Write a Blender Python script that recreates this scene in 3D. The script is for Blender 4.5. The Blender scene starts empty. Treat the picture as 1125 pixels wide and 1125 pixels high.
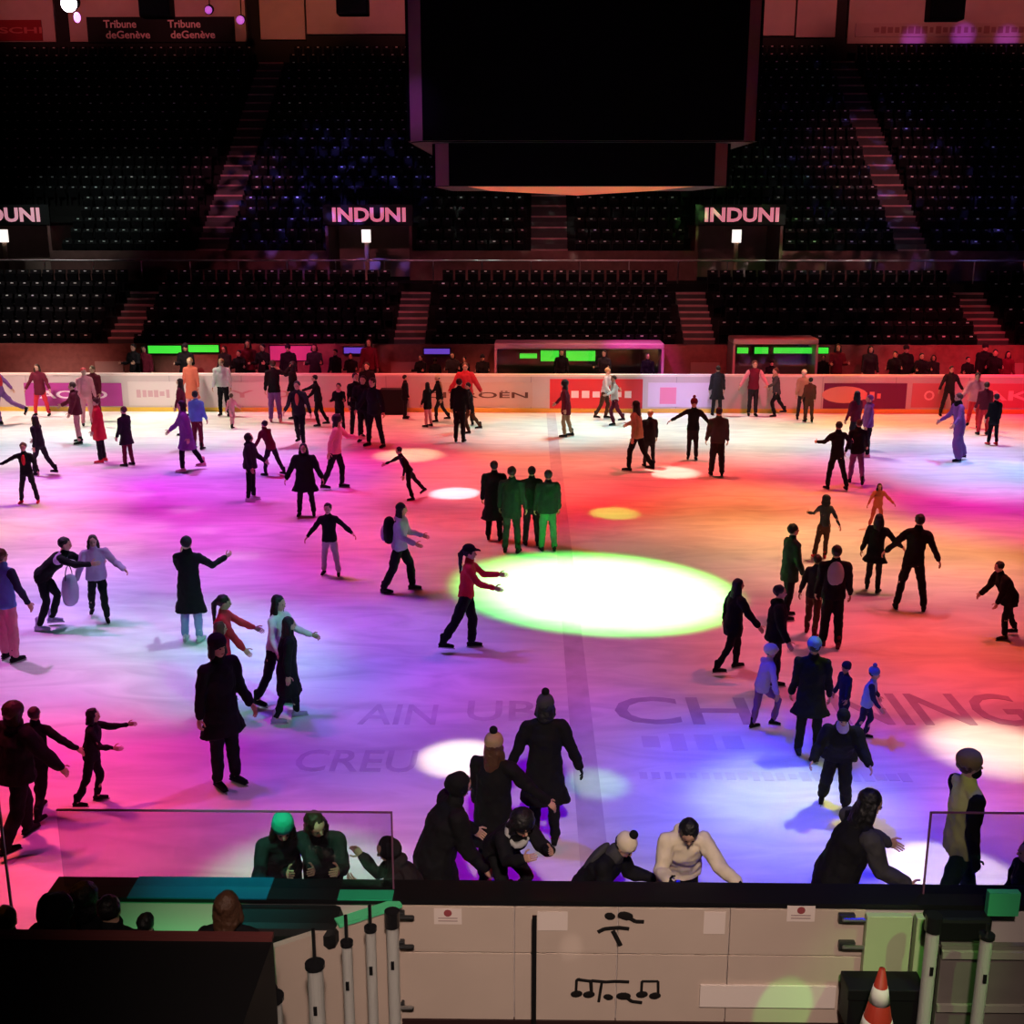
import bpy, bmesh, math, random
from mathutils import Vector, Matrix
random.seed(7)
S = bpy.context.scene
COL = S.collection
PI = math.pi
R = math.radians
# ------------------------------------------------------------------ camera
F, PITCH, YAW, CH = 1272.0, R(14.6), R(0.92), 6.5
cd = bpy.data.cameras.new('camera'); cam = bpy.data.objects.new('camera', cd); COL.objects.link(cam)
cam.location = (0, 0, CH); cam.rotation_euler = (PI/2 - PITCH, 0, YAW)
cd.sensor_width = 36; cd.lens = 36*F/1125; cd.clip_end = 300; S.camera = cam
def ray(px, py):
    a = (px-562.5)/F; b = (py-562.5)/F
    x, y, z = a, math.cos(PITCH)-b*math.sin(PITCH), -math.sin(PITCH)-b*math.cos(PITCH)
    c, s = math.cos(YAW), math.sin(YAW)
    return Vector((x*c-y*s, x*s+y*c, z))
def WZ(px, py, z=0.0):
    r = ray(px, py); t = (z-CH)/r.z; return Vector((0, 0, CH))+r*t
def WY(px, py, Y):
    r = ray(px, py); return Vector((0, 0, CH))+r*(Y/r.y)
# ------------------------------------------------------------------ view
S.view_settings.view_transform = 'Standard'; S.view_settings.look = 'None'
S.view_settings.gamma = 1; S.view_settings.exposure = 0; S.view_settings.use_curve_mapping = False
w = bpy.data.worlds.new('world'); S.world = w; w.use_nodes = True
w.node_tree.nodes['Background'].inputs[0].default_value = (0.35, 0.1, 0.16, 1)
w.node_tree.nodes['Background'].inputs[1].default_value = 0.004
# ------------------------------------------------------------------ materials
_m = {}
def mat(name, col, rough=0.7, spec=0.3, metal=0.0, noise=0.0, scale=20.0, emit=None, es=0.0, bump=0.0):
    if name in _m: return _m[name]
    m = bpy.data.materials.new(name); m.use_nodes = True; nt = m.node_tree; b = nt.nodes['Principled BSDF']
    b.inputs['Base Color'].default_value = (*col, 1); b.inputs['Roughness'].default_value = rough
    b.inputs['Specular IOR Level'].default_value = spec; b.inputs['Metallic'].default_value = metal
    if emit: b.inputs['Emission Color'].default_value = (*emit, 1); b.inputs['Emission Strength'].default_value = es
    if noise or bump:
        tc = nt.nodes.new('ShaderNodeTexCoord'); nz = nt.nodes.new('ShaderNodeTexNoise'); nz.inputs['Scale'].default_value = scale
        nz.inputs['Detail'].default_value = 4
        nt.links.new(tc.outputs['Object'], nz.inputs['Vector'])
        if noise:
            mx = nt.nodes.new('ShaderNodeMix'); mx.data_type = 'RGBA'
            mx.inputs[6].default_value = (*[c*(1-noise) for c in col], 1); mx.inputs[7].default_value = (*[min(1, c*(1+noise)) for c in col], 1)
            nt.links.new(nz.outputs['Fac'], mx.inputs[0]); nt.links.new(mx.outputs[2], b.inputs['Base Color'])
        if bump:
            bp = nt.nodes.new('ShaderNodeBump'); bp.inputs['Strength'].default_value = bump; bp.inputs['Distance'].default_value = 0.02
            nt.links.new(nz.outputs['Fac'], bp.inputs['Height']); nt.links.new(bp.outputs[0], b.inputs['Normal'])
    _m[name] = m; return m
def glass(name, tint=(0.9, 0.95, 0.95)):
    if name in _m: return _m[name]
    m = bpy.data.materials.new(name); m.use_nodes = True; nt = m.node_tree; nt.nodes.clear()
    o = nt.nodes.new('ShaderNodeOutputMaterial'); t = nt.nodes.new('ShaderNodeBsdfTransparent'); g = nt.nodes.new('ShaderNodeBsdfGlossy')
    x = nt.nodes.new('ShaderNodeMixShader'); t.inputs[0].default_value = (*tint, 1); g.inputs['Roughness'].default_value = 0.03
    x.inputs[0].default_value = 0.04
    nt.links.new(t.outputs[0], x.inputs[1]); nt.links.new(g.outputs[0], x.inputs[2]); nt.links.new(x.outputs[0], o.inputs[0])
    _m[name] = m; return m
CC = dict(black=(.008, .008, .010), dark=(.02, .018, .022), navy=(.02, .025, .06), char=(.05, .05, .055), grey=(.2, .2, .2), lgrey=(.42, .42, .42),
 white=(.6, .6, .6), cream=(.68, .6, .45), lilac=(.42, .32, .55), purple=(.2, .08, .28), blue=(.12, .22, .6), sky=(.35, .5, .8), red=(.6, .03, .05),
 maroon=(.13, .012, .03), pink=(.7, .25, .32), orange=(.55, .13, .08), green=(.05, .25, .1), dgreen=(.015, .04, .025), teal=(.03, .4, .3), jean=(.25, .35, .55),
 brown=(.08, .035, .02), dbrown=(.025, .012, .008), tan=(.35, .25, .15), yellow=(.7, .72, .2), blond=(.4, .25, .1), skin=(.55, .33, .24), lime=(.55, .6, .2), dtan=(.13, .085, .055), mtan=(.24, .16, .1))
def cloth(c):
    return mat('cloth_'+c, CC[c], 0.85, 0.15, bump=0.3, scale=9, noise=0.12)
M_skin = mat('skin', CC['skin'], 0.55, 0.3); M_eye = mat('eye_dark', (.02, .015, .015), .3); M_lip = mat('lip', (.35, .1, .09), .5)
def hairm(c): return mat('hair_'+c, CC[c], 0.5, 0.35, bump=0.5, scale=45)
# ------------------------------------------------------------------ mesh builder
class MB:
    def __init__(s): s.v = []; s.f = []; s.mi = []
    def add(s, vs, fs, mi=0):
        n = len(s.v); s.v += [tuple(v) for v in vs]; s.f += [tuple(i+n for i in f) for f in fs]; s.mi += [mi]*len(fs)
    def box(s, c, d, rz=0.0, mi=0, mx=None):
        x, y, z = d[0]/2, d[1]/2, d[2]/2
        vs = [Vector((i*x, j*y, k*z)) for i in (-1, 1) for j in (-1, 1) for k in (-1, 1)]
        m = mx if mx is not None else Matrix.Rotation(rz, 3, 'Z')
        vs = [m @ v + Vector(c) for v in vs]
        s.add(vs, [(0, 1, 3, 2), (4, 6, 7, 5), (0, 4, 5, 1), (2, 3, 7, 6), (0, 2, 6, 4), (1, 5, 7, 3)], mi)
    def span(s, a, b, mi=0):
        s.box([(a[i]+b[i])/2 for i in range(3)], [abs(b[i]-a[i]) for i in range(3)], mi=mi)
    def prism(s, prof, x0, x1, mi=0):        # prof = (y,z) outline extruded along x
        n = len(prof); vs = [(x0, y, z) for y, z in prof]+[(x1, y, z) for y, z in prof]
        fs = [tuple(range(n)), tuple(range(2*n-1, n-1, -1))]+[(i, i+n, (i+1) % n+n, (i+1) % n) for i in range(n)]
        s.add(vs, fs, mi)
    def poly(s, pts, z0, z1, mi=0):          # outline in x,y extruded in z
        n = len(pts); vs = [(x, y, z0) for x, y in pts]+[(x, y, z1) for x, y in pts]
        fs = [tuple(range(n-1, -1, -1)), tuple(range(n, 2*n))]+[(i, (i+1) % n, (i+1) % n+n, i+n) for i in range(n)]
        s.add(vs, fs, mi)
    def tube(s, pts, rads, side=None, seg=12, mi=0, flat=False):
        pts = [Vector(p) for p in pts]; n = len(pts); rings = []
        rr = [(r, r) if not isinstance(r, tuple) else r for r in rads]
        def frame(t):
            sv = Vector(side) if side is not None else (Vector((0, 1, 0)) if abs(t.y) < .9 else Vector((1, 0, 0)))
            sv = sv - t*sv.dot(t)
            if sv.length < 1e-4: sv = Vector((1, 0, 0)) - t*t.x
            sv.normalize(); return sv, t.cross(sv).normalized()
        ts = [((pts[min(i+1, n-1)]-pts[max(i-1, 0)])).normalized() for i in range(n)]
        seq = []
        if not flat:
            a, b = rr[0]; m = min(a, b)
            seq += [(pts[0]-ts[0]*m*.8, ts[0], a*.45, b*.45), (pts[0]-ts[0]*m*.5, ts[0], a*.82, b*.82)]
        for i in range(n): seq.append((pts[i], ts[i], *rr[i]))
        if not flat:
            a, b = rr[-1]; m = min(a, b)
            seq += [(pts[-1]+ts[-1]*m*.5, ts[-1], a*.82, b*.82), (pts[-1]+ts[-1]*m*.8, ts[-1], a*.45, b*.45)]
        vs = []
        for p, t, a, b in seq:
            sv, nv = frame(t)
            for k in range(seg):
                th = 2*PI*k/seg; vs.append(p+sv*a*math.cos(th)+nv*b*math.sin(th))
        fs = []
        for i in range(len(seq)-1):
            for k in range(seg): fs.append((i*seg+k, i*seg+(k+1) % seg, (i+1)*seg+(k+1) % seg, (i+1)*seg+k))
        fs.append(tuple(range(seg-1, -1, -1))); L = (len(seq)-1)*seg; fs.append(tuple(range(L, L+seg)))
        s.add(vs, fs, mi)
    def ball(s, c, r, mx=None, nu=14, nv=9, mi=0):
        if not isinstance(r, (tuple, list)): r = (r, r, r)
        m = mx if mx is not None else Matrix.Identity(3); c = Vector(c)
        vs = [c+m @ Vector((0, 0, -r[2]))]
        for j in range(1, nv):
            ph = -PI/2+PI*j/nv
            for k in range(nu):
                th = 2*PI*k/nu; vs.append(c+m @ Vector((r[0]*math.cos(ph)*math.cos(th), r[1]*math.cos(ph)*math.sin(th), r[2]*math.sin(ph))))
        vs.append(c+m @ Vector((0, 0, r[2]))); fs = []
        for k in range(nu): fs.append((0, 1+(k+1) % nu, 1+k))
        for j in range(nv-2):
            for k in range(nu):
                a = 1+j*nu+k; b = 1+j*nu+(k+1) % nu; fs.append((a, b, b+nu, a+nu))
        t = len(vs)-1; a0 = 1+(nv-2)*nu
        for k in range(nu): fs.append((t, a0+k, a0+(k+1) % nu))
        s.add(vs, fs, mi)
    def mesh(s, name, mats, smooth=False):
        me = bpy.data.meshes.new(name); me.from_pydata(s.v, [], s.f)
        for m in (mats if isinstance(mats, (list, tuple)) else [mats]): me.materials.append(m)
        me.polygons.foreach_set('material_index', s.mi)
        if smooth: me.polygons.foreach_set('use_smooth', [True]*len(s.f))
        bm = bmesh.new(); bm.from_mesh(me); bmesh.ops.recalc_face_normals(bm, faces=bm.faces); bm.to_mesh(me); bm.free()
        return me
def obj(name, mb, mats, parent=None, smooth=False, bevel=0.0):
    me = mb.mesh(name, mats, smooth) if isinstance(mb, MB) else mb
    o = bpy.data.objects.new(name, me); COL.objects.link(o); o.parent = parent
    if bevel:
        b = o.modifiers.new('bevel', 'BEVEL'); b.width = bevel; b.segments = 2; b.limit_method = 'ANGLE'
    return o
def tag(o, label=None, cat=None, group=None, kind=None):
    if label: o['label'] = label
    if cat: o['category'] = cat
    if group: o['group'] = group
    if kind: o['kind'] = kind
    return o
def empty(name, loc=(0, 0, 0), rz=0.0, **k):
    o = bpy.data.objects.new(name, None); COL.objects.link(o); o.location = loc; o.rotation_euler = (0, 0, rz); o.empty_display_size = .2
    return tag(o, **k)
def struct(name, mb, mats, **k):
    return tag(obj(name, mb, mats, **k), kind='structure')
def text(name, s, m, parent, w_, h_, origin, ex, ey, offset=0.0, thick=0.004):
    """lettering fitted to w_ x h_, centred at origin in the plane spanned by unit vectors ex, ey"""
    c = bpy.data.curves.new(name, 'FONT'); c.body = s; c.size = 1; c.offset = offset; c.extrude = thick; c.align_x = 'CENTER'; c.resolution_u = 3
    t = bpy.data.objects.new('t', c); me = bpy.data.meshes.new_from_object(t); bpy.data.objects.remove(t); bpy.data.curves.remove(c)
    xs = [v.co.x for v in me.vertices]; ys = [v.co.y for v in me.vertices]
    x0, x1, y0, y1 = min(xs), max(xs), min(ys), max(ys); ex = Vector(ex); ey = Vector(ey); ez = ex.cross(ey); o0 = Vector(origin)
    for v in me.vertices:
        a = ((v.co.x-x0)/(x1-x0)-.5)*w_; b = ((v.co.y-y0)/(y1-y0)-.5)*h_
        v.co = o0+ex*a+ey*b+ez*(v.co.z+thick)
    me.materials.clear(); me.materials.append(m)
    return obj(name, me, None, parent)
"""materials for the place"""
M_conc = mat('concrete', (.07, .06, .06), .85, .2, noise=.25, scale=2, bump=.2)
M_concd = mat('dark_concrete', (.012, .011, .011), .9, .1, noise=.3, scale=2)
M_step = mat('step_edge', (.42, .22, .22), .8, .2, noise=.3, scale=4)
M_blk = mat('black_paint', (.006, .006, .007), .6, .2)
M_blkg = mat('black_gloss', (.012, .012, .014), .25, .5)
M_white = mat('white_paint', (.75, .73, .7), .5, .3, noise=.05, scale=5)
M_seat = mat('seat_plastic', (.004, .004, .005), .5, .12)
M_metal = mat('brushed_metal', (.5, .5, .5), .35, .5, 1.0)
M_wallp = mat('facade_panel', (.55, .42, .38), .8, .2, noise=.12, scale=1.5)
def blocks(name, s_, m_, parent, w_, h_, origin, ex, ey):
    # unreadable lettering: a row of uneven strokes
    rnd = random.Random(len(s_)*7+int(w_*10)); t = MB(); n = len(s_); o0 = Vector(origin)
    ex = Vector(ex); ey = Vector(ey); ez = ex.cross(ey)
    for i in range(n):
        ww = w_/n*rnd.uniform(.5, .85); hh = h_*rnd.uniform(.55, 1); c = o0+ex*((i+.5)/n-.5)*w_
        t.box(c, (ww, .008 if abs(ey[2]) > .5 else hh, hh if abs(ey[2]) > .5 else .004))
    return obj(name, t, m_, parent)

# ================================================================== SETTING
X0, X1 = -30.0, 32.0
def ice_material():
    m = bpy.data.materials.new('ice'); m.use_nodes = True; nt = m.node_tree; b = nt.nodes['Principled BSDF']
    b.inputs['Roughness'].default_value = .42; b.inputs['Specular IOR Level'].default_value = .22
    tc = nt.nodes.new('ShaderNodeTexCoord')
    n1 = nt.nodes.new('ShaderNodeTexNoise'); n1.inputs['Scale'].default_value = .55; n1.inputs['Detail'].default_value = 6; n1.inputs['Distortion'].default_value = 1.5
    n2 = nt.nodes.new('ShaderNodeTexNoise'); n2.inputs['Scale'].default_value = 14; n2.inputs['Detail'].default_value = 5
    mp = nt.nodes.new('ShaderNodeMapping'); mp.inputs['Scale'].default_value = (1, 3.2, 1)
    nt.links.new(tc.outputs['Object'], mp.inputs[0]); nt.links.new(mp.outputs[0], n1.inputs['Vector']); nt.links.new(mp.outputs[0], n2.inputs['Vector'])
    r = nt.nodes.new('ShaderNodeValToRGB'); r.color_ramp.elements[0].position = .3; r.color_ramp.elements[0].color = (.66, .67, .7, 1)
    r.color_ramp.elements[1].position = .62; r.color_ramp.elements[1].color = (.86, .87, .88, 1)
    nt.links.new(n1.outputs['Fac'], r.inputs[0]); nt.links.new(r.outputs[0], b.inputs['Base Color'])
    bp = nt.nodes.new('ShaderNodeBump'); bp.inputs['Strength'].default_value = .12; bp.inputs['Distance'].default_value = .01
    nt.links.new(n2.outputs['Fac'], bp.inputs['Height']); nt.links.new(bp.outputs[0], b.inputs['Normal'])
    return m
M_ice = ice_material()
mb = MB(); mb.span((X0, 8.25, -.1), (X1, 38.2, 0)); ice = struct('floor', mb, M_ice)
mb = MB(); mb.span((X0, -6, -.3), (X1, 8.12, -.02)); struct('floor', mb, M_concd)
mb = MB(); mb.span((X0, 38.35, -.3), (X1, 41, .25)); struct('floor', mb, M_concd)
M_mark = mat('ice_marking', (.46, .4, .52), .5, .2, noise=.35, scale=3)
M_mark2 = mat('ice_marking_faint', (.62, .58, .66), .5, .2, noise=.3, scale=3)
mb = MB(); mb.span((.53, 8.6, 0), (.83, 38, .003)); tag(obj('centre_line', mb, M_mark2, ice), 'faint dark centre line painted on the ice')
def icetext(s, x0, x1, y0, y1, m, n='ice_lettering'):
    a = WZ(x0, y1); b = WZ(x1, y1); c = WZ(x0, y0)
    o = (a+b)/2+Vector((0, (c.y-a.y)/2, 0)); text(n, s, m, ice, (b-a).length, abs(c.y-a.y), (o.x, o.y, 0), (1, 0, 0), (0, 1, 0), .01, .002)
for a in [('AIN', 392, 478, 774, 796, M_mark2), ('UB', 512, 590, 770, 792, M_mark2), ('CH', 678, 830, 766, 796, M_mark), ('NING', 928, 1140, 762, 797, M_mark),
          ('CREU', 320, 455, 824, 848, M_mark2)]:
    icetext(*a)
a_, b_ = WZ(700, 852), WZ(1000, 852); blocks('ice_lettering', '~'*22, mat('ice_trace', (.7, .68, .74), .5), ice, (b_-a_).length, .22, ((a_.x+b_.x)/2, a_.y, .002), (1, 0, 0), (0, 1, 0))
a_, b_ = WZ(700, 815), WZ(820, 815); blocks('ice_lettering', '~~~~', mat('ice_trace', (.7, .68, .74), .5), ice, (b_-a_).length, .5, ((a_.x+b_.x)/2, a_.y, .002), (1, 0, 0), (0, 1, 0))
# ---------------- far boards
YB = 38.1
M_bd = mat('board_white', (.55, .49, .48), .45, .4, noise=.05, scale=2)
mb = MB(); mb.span((X0, YB, .12), (X1, YB+.22, 1.2)); boards = struct('wall_far_boards', mb, M_bd)
mb = MB(); mb.span((X0, YB-.02, .0), (X1, YB+.2, .14)); obj('kick_strip', mb, mat('kick_yellow', (.8, .55, .08), .5), boards)
mb = MB(); mb.span((X0, YB-.03, 1.2), (X1, YB+.26, 1.26)); obj('top_rail', mb, mat('rail_pale', (.8, .7, .66), .5), boards)
mb = MB()
for k in range(-12, 14): mb.span((k*2.4, YB-.004, .14), (k*2.4+.03, YB, 1.2))
obj('panel_joint', mb, mat('joint_grey', (.4, .36, .36), .7), boards)
def XB(px, Y=YB): return WY(px, 430, Y).x
ex, ey = (1, 0, 0), (0, 0, 1)
def advert(px0, px1, z0, z1, col, word, wc, off=.02, tw=.7, th=.34):
    a, b = XB(px0), XB(px1); m = MB(); m.span((a, YB-.02, z0), (b, YB, z1))
    p = obj('advert_panel', m, mat('ad_%d' % px0, col, .5), boards)
    if word and word[0] == '~': blocks('lettering', word, mat('adw_%d' % px0, wc, .5), p, (b-a)*tw, (z1-z0)*th, ((a+b)/2, YB-.024, (z0+z1)/2), ex, ey)
    elif word: text('lettering', word, mat('adw_%d' % px0, wc, .5), p, (b-a)*tw, (z1-z0)*th, ((a+b)/2, YB-.022, (z0+z1)/2), ex, ey, off)
    return p
advert(27, 134, .18, .95, (.42, .05, .3), 'ACCO', (.85, .7, .8))
advert(141, 196, .2, 1.0, (.66, .6, .58), '~~~~~~', (.55, .35, .38), .01)
advert(250, 345, .2, 1.0, (.66, .58, .56), 'Y DE', (.6, .3, .33), .01, .95, .3)
advert(462, 585, .2, 1.0, (.55, .44, .4), 'CITRO\u00cbN', (.12, .06, .05), .015, .92, .3)
advert(604, 706, .1, 1.12, (.62, .04, .05), '~~~~~~~', (.88, .8, .82), .02, .8, .3)
p = advert(712, 786, .2, 1.0, (.68, .6, .72), None, None)
m = MB(); m.span((XB(725), YB-.03, .3), (XB(743), YB-.02, .85)); obj('emblem', m, mat('emblem_pink', (.75, .25, .4), .5), p)
p = advert(905, 996, .16, 1.0, (.16, .01, .08), '~~~~~', (.75, .2, .2), .02, .42, .34)
m = MB(); m.ball((XB(928), YB-.02, .62), (.75, .02, .28), nu=20); obj('emblem', m, mat('emblem_hare', (.7, .3, .25), .6), p)
advert(1002, 1040, .2, 1.0, (.55, .16, .18), 'O', (.85, .5, .5), .02, .3, .4)
advert(1072, 1140, .2, 1.0, (.55, .14, .17), 'AK', (.85, .5, .5), .02, .8, .4)
# ---------------- bench zone behind far boards
mb = MB(); mb.span((X0, 40.6, .2), (X1, 40.9, 1.95)); struct('wall_bench_back', mb, mat('brick_dull', (.34, .13, .11), .85, .2, noise=.4, scale=5))
M_led = mat('led_green', (.05, .5, .05), .5, emit=(.06, .85, .05), es=.9)
def ledstrip(px0, px1, py, Y, h, label, m=None):
    a, b = WY(px0, py, Y), WY(px1, py, Y); t = MB(); t.box(((a.x+b.x)/2, Y, a.z), (b.x-a.x, .06, h))
    o = empty('led_light_bar', ((a.x+b.x)/2, Y, a.z), label=label, cat='light', group='light bars along the players bench')
    for v in range(len(t.v)): t.v[v] = tuple(Vector(t.v[v])-o.location)
    obj('diffuser', t, m or M_led, o); h2 = MB(); h2.box((0, .06, 0), (b.x-a.x+.08, .08, h+.06)); obj('housing', h2, M_blk, o); return o
ledstrip(163, 199, 384, 40.5, .26, 'bright green light bar at the left bench behind the far boards')
ledstrip(207, 240, 383, 40.5, .24, 'short green light bar beside a standing silhouette left of centre')
ledstrip(571, 590, 391, 39.6, .16, 'small green lamp in the centre glass shelter, leftmost')
ledstrip(594, 614, 391, 39.6, .36, 'squarish green lamp in the middle of the glass shelter')
ledstrip(622, 654, 391, 39.6, .34, 'wide green lamp at the right of the glass shelter lights')
ledstrip(810, 822, 385, 40.0, .2, 'small green lamp at the left end of the pale bench roof')
ledstrip(829, 844, 385, 40.0, .22, 'green lamp second from left under the pale bench roof')
ledstrip(850, 910, 385, 40.0, .2, 'long green light bar at the right of the pale bench roof')
M_ledv = mat('led_violet', (.1, .05, .5), .5, emit=(.16, .06, .6), es=.8)
ledstrip(378, 400, 385, 40.5, .2, 'violet light bar behind the crowd left of centre aisle', M_ledv)
ledstrip(466, 494, 386, 40.5, .18, 'violet light bar right of the centre left stairs', M_ledv)
M_ledp = mat('led_pink', (.5, .05, .2), .5, emit=(.6, .03, .16), es=.6)
ledstrip(297, 344, 388, 40.55, .5, 'magenta lit panel behind the standing spectators', M_ledp)
def shelter(px0, px1, py0, name_label, mf, depth=1.15):
    a = WY(px0, py0, 39.4); b = WY(px1, py0, 39.4); zt = a.z; x0, x1 = a.x, b.x; zb = .25
    e = empty('bench_shelter', ((x0+x1)/2, 39.4, zb), label=name_label, cat='shelter'); hw = (x1-x0)/2; h = zt-zb
    m = MB(); m.span((-hw, 0, h-.2), (hw, depth, h)); obj('roof', m, mf, e, bevel=.05)
    for s in (-1, 1):
        m = MB(); m.span((s*hw-.08*(s > 0), 0, 0), (s*hw+.08*(s < 0), depth, h-.2)); obj('side_panel', m, mf, e)
    m = MB(); m.span((-hw, depth-.05, 0), (hw, depth, h-.2)); obj('back_panel', m, mat('shelter_back', (.16, .1, .1), .7), e)
    m = MB(); m.span((-hw+.1, .3, .0), (hw-.1, .75, .42)); obj('bench_seat', m, M_blk, e)
    m = MB(); m.span((-hw+.08, .01, .9), (hw-.08, .03, h-.2)); obj('glass_pane', m, glass('clear_glass'), e)
shelter(543, 730, 377, 'pink framed glass bench shelter behind the centre boards', mat('shelter_pink', (.6, .25, .4), .6))
shelter(806, 900, 372, 'pale red bench shelter with rounded roof right of centre', mat('shelter_pale', (.6, .4, .35), .6))
# ---------------- lower stand
A_low = [-25.2, -14.85, -4.4, 6.1, 16.65, 27.2]
A_up = [-27.5, -13.2, .75, 15.6, 30]
LT = [(41+.8*i, 1.4+.41*i) for i in range(6)]
mb = MB()
for i, (y, z) in enumerate(LT): mb.span((X0, y, -.2), (X1, y+.8, z))
mb.span((X0, 45.8, 0), (X1, 48, 3.75)); struct('floor_lower_stand', mb, M_concd)
UT = [(48+.68*j, 4.5+.44*j) for j in range(22)]
mb = MB(); vom = [(-21.3, 1.85), (-6.55, 1.75), (8.35, 1.75), (23.2, 1.75)]
def invom(x, pad=0): return any(abs(x-c) < w_+pad for c, w_ in vom)
for j, (y, z) in enumerate(UT):
    if j < 4:
        edges = [X0]
        for c, w_ in vom: edges += [c-w_, c+w_]
        edges.append(X1)
        for k in range(0, len(edges), 2): mb.span((edges[k], y, 3.7), (edges[k+1], y+.68, z))
    else: mb.span((X0, y, 3.7), (X1, y+.68, z))
struct('floor_upper_stand', mb, M_concd)
M_fas = mat('fascia', (.17, .08, .075), .8, .2, noise=.4, scale=3)
mb = MB(); e = [X0]
for c, w_ in vom: e += [c-w_, c+w_]
e.append(X1)
for k in range(0, len(e), 2): mb.span((e[k], 47.85, 3.75), (e[k+1], 48, 4.92))
struct('wall_upper_front', mb, M_fas)
# railing along the walkway
mb = MB(); mb.tube([(X0, 45.9, 4.62), (X1, 45.9, 4.62)], [.035, .035], seg=8); rail = empty('walkway_railing', (0, 45.9, 3.75), label='long thin metal railing along the walkway between the two stands', cat='railing')
for v in range(len(mb.v)): mb.v[v] = tuple(Vector(mb.v[v])-Vector((0, 45.9, 3.75)))
obj('handrail', mb, M_metal, rail)
for k in range(-15, 17):
    m = MB(); m.tube([(k*1.9, 0, 0), (k*1.9, 0, .87)], [.025, .025], seg=6); obj('post', m, M_metal, rail)
# stairs
def stair(xc, rows, dy, dz, w_, n, label, xs=0):
    e = empty('aisle_stairs', (xc, rows[0][0], rows[0][1]), label=label, cat='stairs')
    m = MB(); m2 = MB()
    for i, (y, z) in enumerate(rows):
        y -= rows[0][0]; z -= rows[0][1]
        if i: m.span((-w_/2, y-dy/2, z-dz-.2), (w_/2, y+.1, z-dz/2))
        if i and dz < .42: m2.span((-w_/2, y-dy/2-.01, z-dz/2-.05), (w_/2, y-dy/2+.12, z-dz/2+.012))
        m.span((-w_/2, y-(.02 if i else 0), z-dz), (w_/2, y+dy*.45, z+.005)); m2.span((-w_/2, y-(.03 if i else 0), z-.05), (w_/2, y+.12, z+.02))
    obj('treads', m, M_conc, e); obj('nosing', m2, M_step, e); return e
places = ['far left', 'left of centre', 'centre', 'right of centre', 'far right', 'outer right']
for k, x in enumerate(A_low[1:5]):
    stair(x, LT, .8, .41, 1.12, 0, ['grey concrete stairs in the lower stand above the purple advert', 'grey concrete stairs in the lower stand left of the pink bench shelter',
          'grey concrete stairs in the lower stand right of the pink bench shelter', 'grey concrete stairs in the lower stand at the right edge'][k])
    m = MB(); m.box((0, 0, -.2), (1.0, .06, 1.1)); g = obj('barrier_gate', m, mat('gate_pale', (.5, .3, .26), .7)); g.location = (x, 40.57, 1.0)
    tag(g, ['pale gate panel below the lower stairs at far left', 'pale gate panel below the stairs left of centre', 'pale gate panel below the stairs right of centre', 'pale gate panel below the stairs at the right edge'][k], 'gate', 'gates below the lower stairs')
stair(A_up[1], UT, .68, .44, 1.25, 0, 'long steep stairs in the upper stand, left of the scoreboard')
stair(A_up[3], UT, .68, .44, 1.25, 0, 'long steep stairs in the upper stand, right of the scoreboard')
stair(A_up[2], UT[:9], .68, .44, 1.5, 0, 'short steep stairs below the hanging scoreboard')
# ---------------- seats
sb = MB()
prof = [(0, .36), (.05, .36), (.12, .80), (.10, .83), (.065, .83), (0, .40)]
sb.prism(prof, -.2, .2)
sb.prism([(-.02, .36), (.02, .34), (-.03, .70), (-.075, .69)], -.19, .19)
sb.span((-.17, .04, 0), (-.13, .1, .4)); sb.span((.13, .04, 0), (.17, .1, .4))
for v_ in (-.05,): sb.span((v_, .045, .76), (v_+.1, .065, .80), 1)
M_glint = mat('seat_glint', (.8, .8, .8), .4, .5)  # small pale patch standing in for the glint on each seat back
seat_me = sb.mesh('stadium_seat', [M_seat, M_glint])
cands = []
for i, (y, z) in enumerate(LT):
    n = int((X1-X0)/.485)
    for k in range(n):
        x = X0+k*.485+(.12 if i % 2 else 0)
        if any(abs(x-a) < .8 for a in A_low): continue
        u = (x*math.cos(YAW)+y*math.sin(YAW))/(y*math.cos(PITCH))*F/.97
        cands.append((i, abs(x) < 22.5, x, y+.42, z))
vis = [c for c in cands if -19.9 < c[2] < 19.2]
solo = vis[:300]; sset = set(id(c) for c in solo)
first = True
for c in solo:
    o = bpy.data.objects.new('stadium_seat', seat_me); COL.objects.link(o); o.location = (c[2], c[3], c[4])
    tag(o, 'folded black plastic seat in the front rows of the lower stand', 'seat', 'seats in the front rows of the lower stand')
rest = MB()
def addseat(x, y, z):
    n_ = len(rest.mi); rest.add([(vx+x, vy+y, vz+z) for vx, vy, vz in sb.v], sb.f); rest.mi[n_:] = sb.mi
for c in cands:
    if id(c) not in sset: addseat(c[2], c[3], c[4])
for j, (y, z) in enumerate(UT):
    n = int((X1-X0)/.5)
    for k in range(n):
        x = X0+k*.5+(.13 if j % 2 else 0)
        if any(abs(x-a) < .9 for a in (A_up if j < 9 else [A_up[0], A_up[1], A_up[3], A_up[4]])): continue
        if j < 5 and invom(x, .3): continue
        if abs(x) > 27.5: continue
        addseat(x, y+.36, z)
tag(obj('stadium_seating', rest, [M_seat, M_glint]), 'rows of dark plastic seats filling the upper stand and back rows', 'seating', kind='stuff')
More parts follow.
